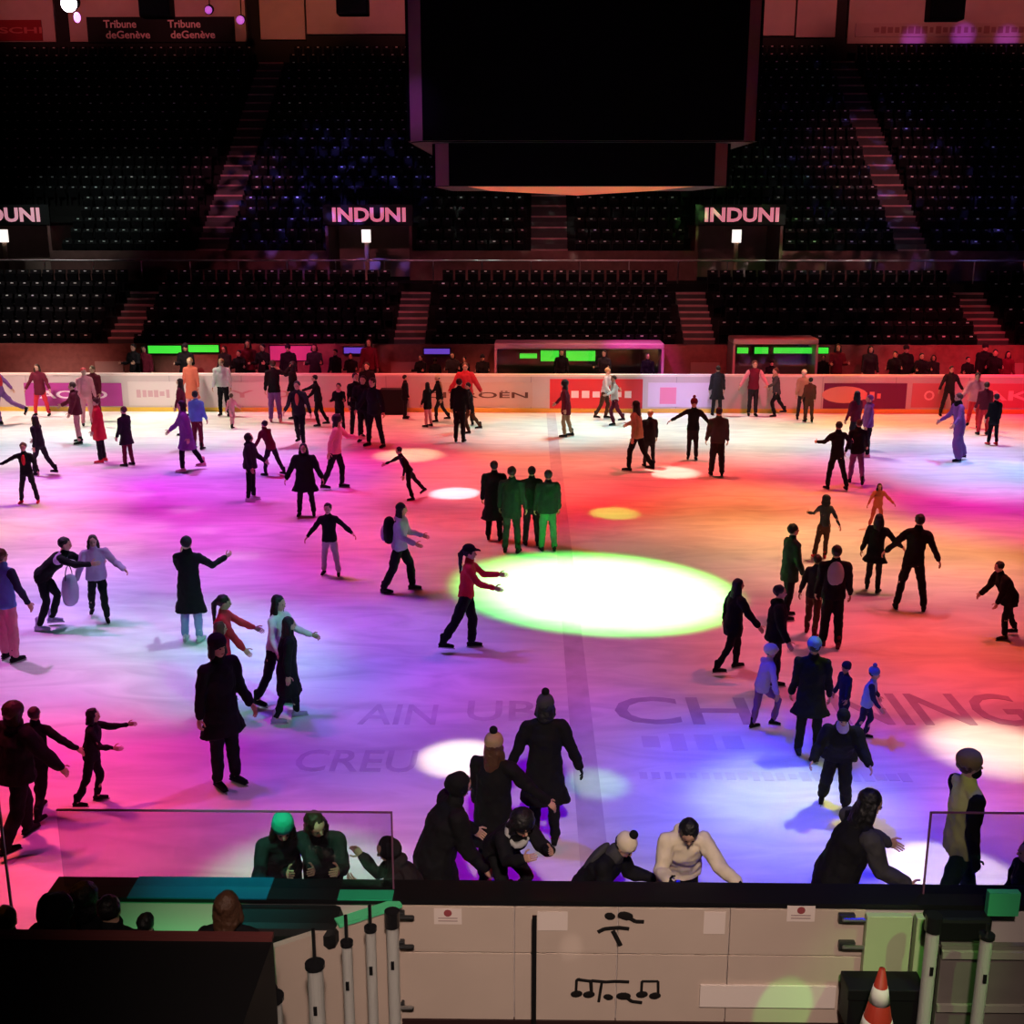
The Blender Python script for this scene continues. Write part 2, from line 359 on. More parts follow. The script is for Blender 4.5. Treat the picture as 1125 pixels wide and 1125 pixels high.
# ---------------- tunnel boxes with signs
M_sign = mat('sign_black', (.006, .006, .007), .5)
def tunnel(xc, w_, lab, wcol, lamp):
    e = empty('tunnel_entrance', (xc, 48, 3.75), label=lab, cat='entrance')
    for s in (-1, 1): m = MB(); m.span((s*w_-.12*(s > 0), -.1, 0), (s*w_+.12*(s < 0), 2.6, 2.15)); obj('side_wall', m, M_fas, e)
    m = MB(); m.span((-w_, 2.6, 0), (w_, 2.72, 2.15)); obj('back_wall', m, mat('tunnel_wall', (.32, .2, .18), .8, noise=.3, scale=2), e)
    m = MB(); m.span((-w_, -.1, 2.15), (w_, 2.72, 2.25)); obj('roof', m, M_blk, e)
    m = MB(); m.span((-w_-.05, -.2, 2.2), (w_+.05, -.08, 2.98)); sg = obj('sign_board', m, M_sign, e)
    text('lettering', 'INDUNI', wcol, sg, 2.95, .56, (0.05, -.21, 2.58), ex, ey, .035)
    m = MB(); m.tube([(-.1, -.05, 0), (-.1, -.05, 1.5)], [.09, .09], seg=10); obj('lamp_post', m, mat('post_tan', (.5, .35, .25), .6), e)
    m = MB(); m.box((-.1, -.1, 1.75), (.34, .2, .5)); obj('lamp', m, mat('lamp_white', (1, 1, 1), .5, emit=(1, .86, .8), es=lamp), e)
def signm(n, c, s): return mat('letters_'+n, (.8, .6, .65), .5, emit=c, es=s)  # weak emission stands in for coloured light falling on the letters
tunnel(vom[0][0], vom[0][1], 'tunnel entrance with lit name sign at the left edge of the upper stand', signm('a', (.8, .3, .4), .6), 1.2)
tunnel(vom[1][0], vom[1][1], 'tunnel entrance with pink lit name sign left of the scoreboard', signm('b', (.85, .17, .28), .66), 1.5)
tunnel(vom[2][0], vom[2][1], 'tunnel entrance with lit name sign right of the scoreboard', signm('c', (.85, .2, .3), .64), 1.3)
# ---------------- top facade
YF = 64.0
mb = MB(); mb.span((X0-5, YF, 13), (X1+5, YF+.3, 15.0)); struct('wall_far_lower', mb, M_blk)
def FX(px): return WY(px, 20, YF).x
def FZ(py): return WY(560, py, YF).z
mb = MB()
for a, b, zt in [(-60, 60, 45), (76, 270, 45), (286, 335, 43), (337, 450, 37), (830, 873, 40), (875, 918, 42), (932, 1190, 49)]:
    mb.span((FX(a), YF-.1, FZ(zt)), (FX(b), YF+.2, 19.5))
struct('wall_far_facade', mb, M_wallp)
mb = MB(); mb.span((X0-5, YF+.2, 14.9), (X1+5, YF+.4, 20)); struct('wall_far_back', mb, M_blk)
def banner(px0, px1, py0, py1, col, words, wc, lab, cut=.5, th=.28):
    a, b = FX(px0), FX(px1); z1, z0 = FZ(py0), FZ(py1)
    e = empty('banner', ((a+b)/2, YF-.17, z0), label=lab, cat='banner', group='banners on the far facade'); hw = (b-a)/2; h = z1-z0
    m = MB(); m.span((-hw, 0, 0), (hw, .06, h)); obj('fabric', m, mat('banner_%d' % px0, col, .7), e)
    for s, cx_, cz, ww, hh in words: (blocks if s[0] == '~' else text)('lettering', s, mat('bw_%d' % px0, wc, .6, emit=wc, es=.0), e, ww, hh, (cx_*hw, -.01, cz*h), ex, ey, *([] if s[0] == '~' else [.02]))
banner(96, 258, 18, 46, (.004, .004, .005), [('Tribune', -.55, .72, 1.7, .38), ('deGen\u00e8ve', -.45, .3, 2.3, .38), ('Tribune', .32, .72, 1.7, .38), ('deGen\u00e8ve', .43, .3, 2.3, .38)], (.85, .6, .6),
       'black banner with pale two line lettering on the far facade')
banner(-40, 46, 21, 44, (.28, .01, .02), [('TSCHI', .3, .5, 2.9, .3)], (.6, .12, .12), 'dark red banner at the top left corner of the facade')
banner(940, 1160, 27, 42, (.5, .36, .33), [('~'*24, 0, .5, 8.4, .4)], (.3, .14, .14), 'pale banner with faint dark lettering at the top right')
# hanging things near the facade
def speaker(px0, px1, py1, Y, lab):
    a, b = WY(px0, py1, Y), WY(px1, py1, Y)
    e = empty('hanging_speaker', ((a.x+b.x)/2, Y, a.z), label=lab, cat='speaker'); hw = (b.x-a.x)/2
    m = MB(); m.span((-hw, -.4, 0), (hw, .4, 1.5)); obj('cabinet', m, M_blk, e, bevel=.05)
    m = MB(); m.span((-hw+.08, -.43, .1), (hw-.08, -.4, 1.4)); obj('grille', m, mat('grille', (.012, .012, .012), .5, bump=.4, scale=60), e)
    m = MB(); m.tube([(0, 0, 1.5), (0, 0, 4)], [.03, .03], seg=6); obj('hanging_rod', m, M_blk, e)
speaker(371, 405, 17, 52, 'black box speaker hanging at the top left of the scoreboard')
speaker(1018, 1056, 23, 52, 'black box speaker hanging at the top right')
speaker(156, 190, 20, 52, 'black box speaker hanging above the black lettered banner')
q = WY(76, 4, 50)
e = empty('stage_light', (q.x, 50, q.z), label='bright white stage light hanging at the top left corner', cat='light')
m = MB(); m.tube([(0, .5, .15), (0, 0, 0)], [.28, .33], seg=16, flat=True); obj('housing', m, M_blk, e)
m = MB(); m.ball((0, -.03, 0), (.33, .1, .33)); obj('lens', m, mat('lens_white', (1, 1, 1), .4, emit=(1, .8, 1), es=9), e, smooth=True)
m = MB(); m.tube([(0, .25, .1), (0, .25, 3)], [.04, .04], seg=6); obj('hanging_rod', m, M_blk, e)
m = MB(); m.ball((.28, -.02, -.52), (.14, .08, .2)); obj('small_lens', m, mat('lens_violet', (1, 1, 1), .4, emit=(.8, .25, 1), es=3), e, smooth=True)
for px, py, r_ in [(229, 11, .18), (264, 22, .2)]:
    q = WY(px, py, 60); e = empty('stage_light', (q.x, 60, q.z), label='small violet stage light in front of the facade at x%s banner end' % ('' if px == 229 else ''), cat='light')
    e['label'] = 'small violet stage light above the black lettered banner' if px == 229 else 'small violet stage light beside the pillar right of the banner'
    m = MB(); m.ball((0, 0, 0), (r_, .1, r_)); obj('lens', m, mat('lens_dim', (1, 1, 1), .4, emit=(.6, .1, .7), es=.8), e, smooth=True)
    m = MB(); m.tube([(0, .3, .1), (0, 0.05, 0)], [.2, .22], seg=12, flat=True); obj('housing', m, M_blk, e)
    m = MB(); m.tube([(0, .25, .1), (0, .25, 3)], [.03, .03], seg=6); obj('hanging_rod', m, M_blk, e)
# ---------------- scoreboard
SX, SY = .85, 23.0
e = empty('hanging_scoreboard', (SX, SY, 6.9), label='huge black scoreboard cube hanging above the rink centre', cat='scoreboard')
def octo(h, c): return [(-h+c, -h), (h-c, -h), (h, -h+c), (h, h-c), (h-c, h), (-h+c, h), (-h, h-c), (-h, -h+c)]
M_sc = mat('score_shell', (.34, .17, .15), .6, .3)
m = MB(); m.poly(octo(2.5, .25), .012, .72); obj('lower_ring', m, M_sc, e)
m = MB(); m.poly(octo(2.5, .25), -.002, .01); obj('bottom_plate', m, M_blk, e)
m = MB(); m.poly(octo(2.86, .22), .70, .718); obj('bottom_plate', m, M_blk, e)
m = MB(); m.poly(octo(2.88, .22), .72, 5.2); obj('shell', m, M_sc, e)
M_scr = mat('screen_black', (.002, .002, .002), .6, .1)
for k in range(4):
    mx = Matrix.Rotation(k*PI/2, 3, 'Z'); m = MB()
    m.box(mx @ Vector((0, -2.90, 2.96)), (5.3, .06, 4.48), mx=mx); obj('screen', m, M_scr, e)
    m = MB(); m.box(mx @ Vector((0, -2.52, .36)), (4.5, .06, .72), mx=mx); obj('ribbon_screen', m, M_scr, e)
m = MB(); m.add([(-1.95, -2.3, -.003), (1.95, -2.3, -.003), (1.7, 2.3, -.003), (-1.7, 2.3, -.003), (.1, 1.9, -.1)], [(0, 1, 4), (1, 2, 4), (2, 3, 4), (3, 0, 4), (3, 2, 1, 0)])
obj('underside', m, mat('score_under_bounce', (.9, .38, .16), .6), e)  # orange bounce light from the ice put into this colour
m = MB()
for sx in (-1.5, 1.5):
    for sy in (-1.5, 1.5): m.tube([(sx, sy, 5.2), (sx, sy, 8)], [.03, .03], seg=6)
obj('suspension_cable', m, M_blk, e)
# ================================================================== NEAR BOARDS
YN0, YN1 = 8.12, 8.38
M_nb = mat('near_board', (.52, .42, .36), .45, .35, noise=.08, scale=2.5)
M_cap = mat('cap_black', (.008, .008, .01), .4, .3)
xl, xg, xr = WZ(65, 964, 1.2).x, WZ(437, 988, 1.2).x, WZ(948, 988, 1.2).x
mb = MB(); mb.span((xl, YN0, -.02), (X1, YN1-.02, 1.17)); nb = struct('wall_near_boards', mb, M_bd)
mb = MB(); mb.span((xl, YN0-.03, 1.17), (X1, YN1, 1.21)); obj('top_cap', mb, M_cap, nb)
# outer face panels
m = MB(); m.span((WZ(150, 970, 1.2).x, YN0-.035, 1.205), (WZ(300, 970, 1.2).x, YN1+.005, 1.216)); tag(obj('cap_light_patch', m, mat('cap_teal_sheen', (.006, .16, .26), .4), nb), 'teal reflection painted on the black cap')  # reflected teal light put into the colour of this strip
m = MB(); m.span((WZ(372, 985, 1.2).x, YN0-.035, 1.205), (WZ(432, 985, 1.2).x, YN0+.1, 1.216)); tag(obj('cap_light_patch', m, mat('cap_green_sheen', (.02, .4, .2), .4), nb), 'green light painted on the black cap')  # green light on the cap, painted as a coloured strip
def nx(px, py=1040): return WY(px, py, YN0-.02).x
def nz(py): return WY(700, py, YN0-.02).z
for a, b in [(437, 565), (565, 678), (678, 800), (800, 948)]:
    for z0, z1 in [(.12, nz(1047)-.004), (nz(1047)+.004, 1.16)]:
        m = MB(); m.span((nx(a)+.004, YN0-.035, z0), (nx(b)-.004, YN0, z1)); obj('face_panel', m, M_nb, nb, bevel=.004)
m = MB(); m.span((nx(437), YN0-.05, .0), (X1, YN0, .12)); obj('kick_plate', m, mat('kick_dark', (.03, .012, .012), .5), nb)
M_lat = mat('latch', (.02, .02, .022), .4, .5)
for px, pys in [(440, (1004, 1036, 1103)), (934, (1007, 1037, 1106))]:
    for py in pys:
        c = WY(px, py, YN0-.05); e = empty('gate_latch', (c.x, YN0-.036, c.z), label='dark steel gate latch, %s on the %s edge of the pale gate' % ({0: 'topmost', 1: 'middle', 2: 'lowest'}[pys.index(py)], 'left' if px < 600 else 'right'), cat='latch', group='gate latches')
        m = MB(); m.box((-.03, -.025, 0), (.13, .05, .07)); obj('bracket', m, M_lat, e, bevel=.01)
        m = MB(); m.tube([(-.06, -.06, 0), (.1, -.06, 0)], [.018, .018], seg=8); obj('bolt', m, M_metal if py % 2 else M_lat, e)
def sticker(px, py, w_, h_, lab, emb):
    c = WY(px, py, YN0-.04); e = empty('notice_sticker', (c.x, YN0-.036, c.z), label=lab, cat='sticker', group='notices stuck on the near boards')
    m = MB(); m.box((0, -.002, 0), (w_, .004, h_)); obj('paper', m, mat('notice_paper', (.72, .62, .58), .6), e)
    if emb:
        m = MB(); m.ball((0, -.005, h_*.22), (.032, .003, .032), nu=20); obj('emblem', m, mat('notice_red', (.3, .06, .07), .6), e)
    if emb == 1:
        m = MB()
        for k in range(2): m.box((0, -.005, -h_*(.1+.18*k)), (w_*.7, .002, .008))
        obj('small_print', m, mat('notice_ink', (.35, .25, .25), .6), e)
sticker(492, 1007, .22, .14, 'white notice with round red emblem left of the doodles', 1)
sticker(880, 1004, .22, .14, 'white notice with round red emblem near the right latches', 1)
sticker(607, 1012, .24, .17, 'faded blank notice with tiny red mark left of the upper doodle', 0)
sticker(785, 1014, .17, .2, 'small pale notice under the dangling black glove', 0)
# black tape marks
def marks(lab, cx, cy, strokes):
    c = WY(cx, cy, YN0-.04); e = empty('marker_drawing', (c.x, YN0-.037, c.z), label=lab, cat='drawing'); M_t = mat('marker_black', (.01, .008, .008), .6)
    for st in strokes:
        pts = []
        for (px, py) in st[1:]:
            q = WY(px, py, YN0-.04); pts.append((q.x-c.x, -.003, q.z-c.z))
        m = MB()
        if st[0] >= .02:
            for a in pts: m.ball(a, (st[0]*1.5, .004, st[0]*1.3), nu=12, nv=7)
        for a, b in zip(pts, pts[1:]):
            m.tube([a, b], [(st[0]*1.45, .003), (st[0]*1.45, .003)] , side=(Vector(b)-Vector(a)).cross(Vector((0, 1, 0))), seg=8)
        obj('stroke', m, M_t, e)
def zc(ox, oy, sc, L): return [(s[0],)+tuple((ox+x*sc, oy+y*sc) for x, y in s[1:]) for s in L]
sc = 160/1125.
marks('black sketched bird shaped mark on the upper part of the near boards', 678, 1015, zc(600, 980, sc,
  [(.024, (485, 185), (500, 190)), (.026, (590, 180), (635, 190)), (.012, (640, 200), (690, 228), (755, 230)), (.012, (400, 310), (450, 285), (560, 275), (640, 285)), (.013, (515, 300), (575, 415))]))
marks('black sketched row of note shaped marks low on the near boards', 678, 1085, zc(600, 980, sc,
  [(.008, (230, 780), (235, 680), (260, 670)), (.022, (220, 790), (250, 785)), (.01, (240, 675), (345, 690), (350, 780)), (.022, (315, 795), (345, 790)), (.01, (350, 685), (460, 695), (540, 690)), (.010, (540, 690), (640, 695)),
   (.008, (430, 700), (405, 850)), (.02, (470, 810), (490, 815)), (.024, (575, 805), (620, 805)), (.011, (620, 815), (660, 845), (740, 855)), (.022, (725, 795), (755, 790)), (.008, (735, 780), (740, 690), (865, 690), (865, 780)), (.022, (825, 805), (855, 800))]))
m = MB(); c = WY(845, 1101, 8.0); m.box((0, 0, 0), (WY(920, 1100, 8.0).x-WY(770, 1100, 8.0).x, .02, .2)); o = obj('white_sheet', m, mat('sheet_white', (.75, .66, .62), .6)); o.location = (c.x, 8.072, c.z)
tag(o, 'long pale sheet fixed low on the near boards', 'sheet')
# near glass screens above the boards
def screen(px0, px1, pyt, lab, edge):
    a, b = WY(px0, pyt, 8.25), WY(px1, pyt, 8.25); e = empty('glass_screen', ((a.x+b.x)/2, 8.25, 1.21), label=lab, cat='glass screen'); hw = (b.x-a.x)/2; h = a.z-1.21
    m = MB(); m.span((-hw, -.008, 0), (hw, .008, h)); obj('pane', m, glass('screen_glass', (.8, .79, .84)), e)
    m = MB(); m.span((-hw, -.01, h-.009), (hw, .01, h)); m.span((edge*hw-.006, -.01, 0), (edge*hw+.006, .01, h)); obj('edge_trim', m, mat('edge_dark', (.16, .06, .12), .5), e)
screen(62, 430, 889, 'low clear glass screen on the near boards at left', 1)
screen(1023, 1250, 892, 'low clear glass screen on the near boards behind the steward', -1)
m = MB(); q0 = WY(10, 850, 8.2); m.span((-.008, -.01, -.92), (.008, .01, 1.55)); o = obj('glass_post', m, mat('edge_dark', (.05, .03, .05), .5)); o.location = (WY(13, 1000, 8.2).x, 8.2, .9); tag(o, 'thin upright glass edge at the far left of the near boards', 'post')
# wing panel, stanchions
wa = Vector((xg, 8.08, 0)); wb = WZ(300, 1035, 1.2)
ang = math.atan2(wb.y-wa.y, wb.x-wa.x); ln = (wb-wa).to_2d().length
e = empty('gate_wing', (wa.x, wa.y, 0), ang, label='pale open gate wing angled towards the viewer beside the metal posts', cat='gate')
m = MB(); m.span((0, -.03, .05), (ln, .03, 1.17)); obj('panel', m, M_nb, e)
m = MB(); m.span((-.02, -.05, 1.17), (ln*.5, .05, 1.2)); obj('top_cap', m, mat('cap_green_lit', (.1, .65, .3), .5), e)  # green light put into the wing cap's colour
def stanchion(px, Y, py_rt, py_c, wpx, lab, capn=0, rod=True):
    base = WY(px, py_c, Y); ztop = WY(px, py_rt, Y).z; zc_ = base.z; r_ = wpx/2*math.hypot(Y, CH-zc_)/F*.98
    e = empty('screen_post', (base.x, Y, -.02), label=lab, cat='post', group='metal screen posts')
    m = MB(); m.tube([(0, 0, 0), (0, 0, zc_+.02)], [r_, r_], seg=16, flat=True); obj('tube', m, mat('post_metal', (.45, .45, .43), .5, .4), e, smooth=False)
    m = MB(); m.tube([(0, 0, zc_+.02), (0, 0, zc_+.05+capn)], [r_*1.25, r_*1.25], seg=16, flat=True); obj('collar', m, M_blkg, e)
    if rod: m = MB(); m.tube([(0, 0, zc_+.04), (0, 0, ztop)], [.014, .014], seg=8, flat=True); obj('rod', m, M_blkg, e)
    m = MB(); m.box((0, -r_, zc_-.3), (.025, .02, .07)); obj('clip', m, M_blk, e)
stanchion(299, 6.9, 1046, 1098, 20, 'metal post with black rod, leftmost beside the black ledge')
stanchion(346, 7.1, 1018, 1062, 17, 'metal post with black rod, second from the left')
stanchion(381, 7.4, 1003, 1038, 11, 'slim metal post with black rod, third from the left')
stanchion(407, 7.6, 992, 1022, 11, 'slim metal post with black rod beside the left gate latches')
stanchion(431, 7.85, 1000, 1017, 13, 'metal post with thick black collar at the left gate latches', .1, False)
stanchion(1025, 7.7, 1006, 1022, 14, 'metal post with thick black collar right of the traffic cone', .1, False)
stanchion(1084, 7.6, 1012, 1030, 13, 'metal post in front of the steward')
m = MB(); m.box((0, 0, .48), (.035, .04, 1.24)); o = obj('screen_mullion', m, M_blk); q = WY(587, 1060, 7.95); o.location = (q.x, 7.95, WY(587, 1007, 7.95).z-1.1); tag(o, 'thin black upright bar in front of the pale near boards', 'bar')
# right bench corner
M_gp = mat('pale_panel_green_lit', (.42, .5, .3), .6, noise=.1, scale=3)  # green light falling on the pale panels is mixed into their colour
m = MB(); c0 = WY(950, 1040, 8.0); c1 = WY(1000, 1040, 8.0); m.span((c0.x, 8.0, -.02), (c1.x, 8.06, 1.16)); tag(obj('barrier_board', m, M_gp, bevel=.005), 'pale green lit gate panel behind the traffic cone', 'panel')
m = MB(); c0 = WY(1004, 1040, 8.0); c1 = WY(1022, 1040, 8.0); m.span((c0.x, 7.98, -.02), (c1.x, 8.06, 1.16)); tag(obj('barrier_board', m, M_gp, bevel=.005), 'narrow pale green lit panel beside the black collared post', 'panel')
e = empty('traffic_cone', (WY(966, 1100, 7.45).x, 7.45, -.02), label='red and white striped traffic cone by the right gate', cat='cone')
zt = WY(966, 1064, 7.45).z+.02; cr = lambda h: .235-(.213)*(h/zt)
m = MB(); m.box((0, 0, .02), (.52, .52, .04)); obj('base', m, mat('cone_base', (.35, .05, .03), .6), e, bevel=.01)
m = MB(); m.tube([(0, 0, .04), (0, 0, zt)], [cr(.04), cr(zt)], seg=20, flat=True); obj('body', m, mat('cone_red', (.4, .035, .02), .5), e, smooth=True)
for a, b in [(zt-.28, zt-.15), (zt-.52, zt-.42), (zt-.8, zt-.68)]:
    m = MB()
    m.tube([(0, 0, a), (0, 0, b)], [cr(a)+.003, cr(b)+.003], seg=20, flat=True); obj('reflective_band', m, M_white, e, smooth=True)
e = empty('equipment_box', (WY(1050, 1090, 7.9).x, 7.9, 0), label='grey metal barrier panel between the two right posts', cat='barrier')
x_0, x_1 = WY(1033, 1060, 7.9).x-e.location.x, WY(1180, 1060, 7.9).x-e.location.x
m = MB(); m.span((x_0, 0, 0), (x_1, .05, .98)); obj('panel', m, mat('barrier_grey', (.17, .15, .14), .6, noise=.2, scale=4), e)
m = MB(); m.span((x_0, -.03, .88), (x_1, .08, .94)); obj('rail', m, mat('barrier_rail', (.3, .28, .25), .5), e)
m = MB(); m.span((x_0, -.03, .4), (x_1, .0, .46)); obj('rail', m, mat('barrier_rail', (.3, .28, .25), .5), e)
m = MB(); m.span((-.3, -.12, -.1), (.3, .12, 0)); o = obj('black_crate', m, M_blk, bevel=.01); q = WY(972, 1086, 7.8); o.location = (q.x, 7.85, WY(972, 1088, 7.73).z); tag(o, 'low black box behind the traffic cone', 'box'); 
m = MB(); m.span((-.29, -.11, -.36), (.29, .11, -.1)); obj('cabinet_body', m, M_blk, o)
m = MB(); m.box((0, 0, 0), (.5, .16, .2)); o = obj('black_bag', m, M_blk, bevel=.03); q = WY(1052, 1000, 8.0); o.location = (q.x, 7.99, 1.1); tag(o, 'black bag resting at the barrier below the steward', 'bag')
# left foreground: black ledge and padded cover
yl = 6.58; zl = 1.9
xe = WY(300, 1032, yl).x
m = MB(); m.span((-12, 4.4, -.02), (xe, yl, zl)); lg = tag(obj('black_ledge', m, M_blk), 'long black bench wall filling the bottom left corner', 'bench wall')
m = MB(); m.span((-12, yl-.03, zl), (xe, yl+.03, zl+.035)); obj('edge_strip', m, mat('edge_red', (.12, .03, .03), .6), lg)
m = MB(); m.span((-.38, -.18, -.22), (.52, .18, .0)); o = obj('padded_cover', m, mat('pad_black', (.01, .01, .011), .5, bump=.2, scale=6), bevel=.07); q = WY(320, 990, 7.85); o.location = (q.x-.15, 7.9, 1.2)
tag(o, 'black padded cover over the bench rail in front of the green lit pair', 'cover')
"""panel at the right edge, green light put into its colour"""
q = WY(1107, 1000, 7.9); m = MB(); m.box((0, 0, 0), (.24, .06, .2)); o = obj('barrier_board', m, mat('panel_green_lit', (.05, .45, .2), .5)); o.location = (q.x, 8.0, q.z); tag(o, 'green lit panel at the right edge below the glass screen', 'panel')  # its green is light, painted into the material

# ================================================================== PEOPLE
def skate_mesh(colname, blade=True):
    m = MB()   # local: origin at the ankle, x forward, sole at -.085, blade to -.12 (for a 1.72 m person)
    m.tube([(-.055, 0, -.055), (-.0, 0, -.052), (.08, 0, -.06), (.155, 0, -.066)], [(.036, .036), (.04, .04), (.042, .030), (.032, .022)], side=(0, 1, 0), seg=12)
    m.tube([(-.02, 0, -.05), (-.012, 0, .03), (-.005, 0, .10)], [(.042, .05), (.038, .045), (.044, .052)], side=(0, 1, 0), seg=12)
    m.span((-.08, -.03, -.092), (.17, .03, -.08))
    return m.mesh('skate_'+colname, cloth(colname), True)
_sk = {}
def skate_obj(c, parent, loc, rot, sc, shoe=False):
    if c not in _sk: _sk[c] = skate_mesh(c)
    if 'bl' not in _sk:
        m = MB(); m.prism([(-.008, -.008), (.008, -.008), (.008, .008), (-.008, .008)], 0, 0); m = MB()
        m.poly([(-.09, -.003), (.19, -.003), (.19, .003), (-.09, .003)], -.12, -.10); m.span((-.07, -.012, -.103), (-.03, .012, -.09)); m.span((.08, -.012, -.103), (.12, .012, -.09))
        _sk['bl'] = m.mesh('blade', M_metal)
    o = bpy.data.objects.new('shoe' if shoe else 'skate', _sk[c]); COL.objects.link(o); o.parent = parent; o.location = loc; o.rotation_euler = rot; o.scale = (sc, sc, sc)
    if not shoe:
        b = bpy.data.objects.new('blade', _sk['bl']); COL.objects.link(b); b.parent = o
POSES = dict(
 stand=dict(),
 glide=dict(lean=9, aL=(22, 22, 30), aR=(12, 24, 35), lL=(12, 4, 22), lR=(-12, 5, 14)),
 step=dict(lean=7, aL=(-14, 14, 14), aR=(26, 12, 22), lL=(20, 4, 18), lR=(-16, 5, 16)),
 stride=dict(lean=18, aL=(40, 20, 40), aR=(-20, 25, 15), lL=(28, 5, 42), lR=(-26, 12, 10)),
 kick=dict(lean=20, aL=(35, 35, 15), aR=(-15, 35, 10), lL=(8, 3, 18), lR=(-42, 10, 22)),
 armsout=dict(lean=5, aL=(10, 62, 12), aR=(10, 62, 12), lL=(4, 8, 8), lR=(-4, 8, 8)),
 wide=dict(lean=4, aL=(8, 25, 15), aR=(8, 25, 15), lL=(0, 12, 4), lR=(0, 12, 4)),
 reach=dict(lean=12, aL=(62, 8, 25), aR=(52, 8, 35), lL=(16, 4, 25), lR=(-14, 5, 12)),
 chat=dict(lean=0, aL=(15, 10, 85), aR=(15, 10, 80)),
 bend=dict(lean=55, aL=(62, 8, 20), aR=(70, 10, 25), lL=(38, 5, 62), lR=(20, 8, 48), nod=-20),
 leanb=dict(lean=34, aL=(48, 16, 68, 12), aR=(48, 16, 68, 12), lL=(4, 6, 4), lR=(4, 6, 4), nod=6),
 crouch=dict(lean=48, aL=(60, 12, 60, 14), aR=(60, 12, 60, 14), lL=(55, 10, 90), lR=(50, 10, 85), nod=8),
 sit=dict(lean=10, aL=(35, 8, 60, 10), aR=(35, 8, 60, 10), lL=(84, 6, 84), lR=(84, 6, 84)),
)
PENDING = []       # (object, voxel) to be fused into one skin
JOIN = []          # (body object, MB with hands/eyes)
def hand(mb, wrist, d, n, s, H, mi=0, curl=25, thumb=1):
    """palm, four unequal fingers and a thumb; d along the hand, n palm normal, s across"""
    L = H*.104; p0 = wrist; p1 = wrist+d*L*.5
    mb.tube([p0-d*.01*H, p0+d*L*.12, p0+d*L*.35, p1], [(.0155*H, .011*H), (.019*H, .011*H), (.0245*H, .009*H), (.0235*H, .0075*H)], side=s, seg=10, mi=mi)
    for k, (off, ln) in enumerate([(-.75, .43), (-.25, .5), (.25, .47), (.72, .37)]):
        b = p1+s*off*.0225*H-d*.004*H*abs(off); c1 = R(curl*.6+4*k); c2 = R(curl*1.7+4*k)
        q1 = b+(d*math.cos(c1)+n*math.sin(c1))*L*ln*.5; q2 = q1+(d*math.cos(c2)+n*math.sin(c2))*L*ln*.45
        mb.tube([b, q1, q2], [.0052*H, .0048*H, .004*H], side=s, seg=6, mi=mi)
    b = p0+d*L*.16-s*.019*H*thumb; t1 = b+(d*.55-s*.75*thumb+n*.3).normalized()*L*.24; t2 = t1+(d*.85-s*.3*thumb+n*.35).normalized()*L*.2
    mb.tube([b, t1, t2], [.0062*H, .0056*H, .0045*H], side=n, seg=6, mi=mi)
def flat_start(mb, n0, seg):
    # square off the rounded lower end of a garment: drop the two cap rings onto the first ring's plane
    for k in range(seg):
        a = Vector(mb.v[n0+2*seg+k]); c = sum((Vector(mb.v[n0+2*seg+j]) for j in range(seg)), Vector())/seg
        mb.v[n0+seg+k] = tuple(c+(a-c)*.9); mb.v[n0+k] = tuple(c+(a-c)*.5)
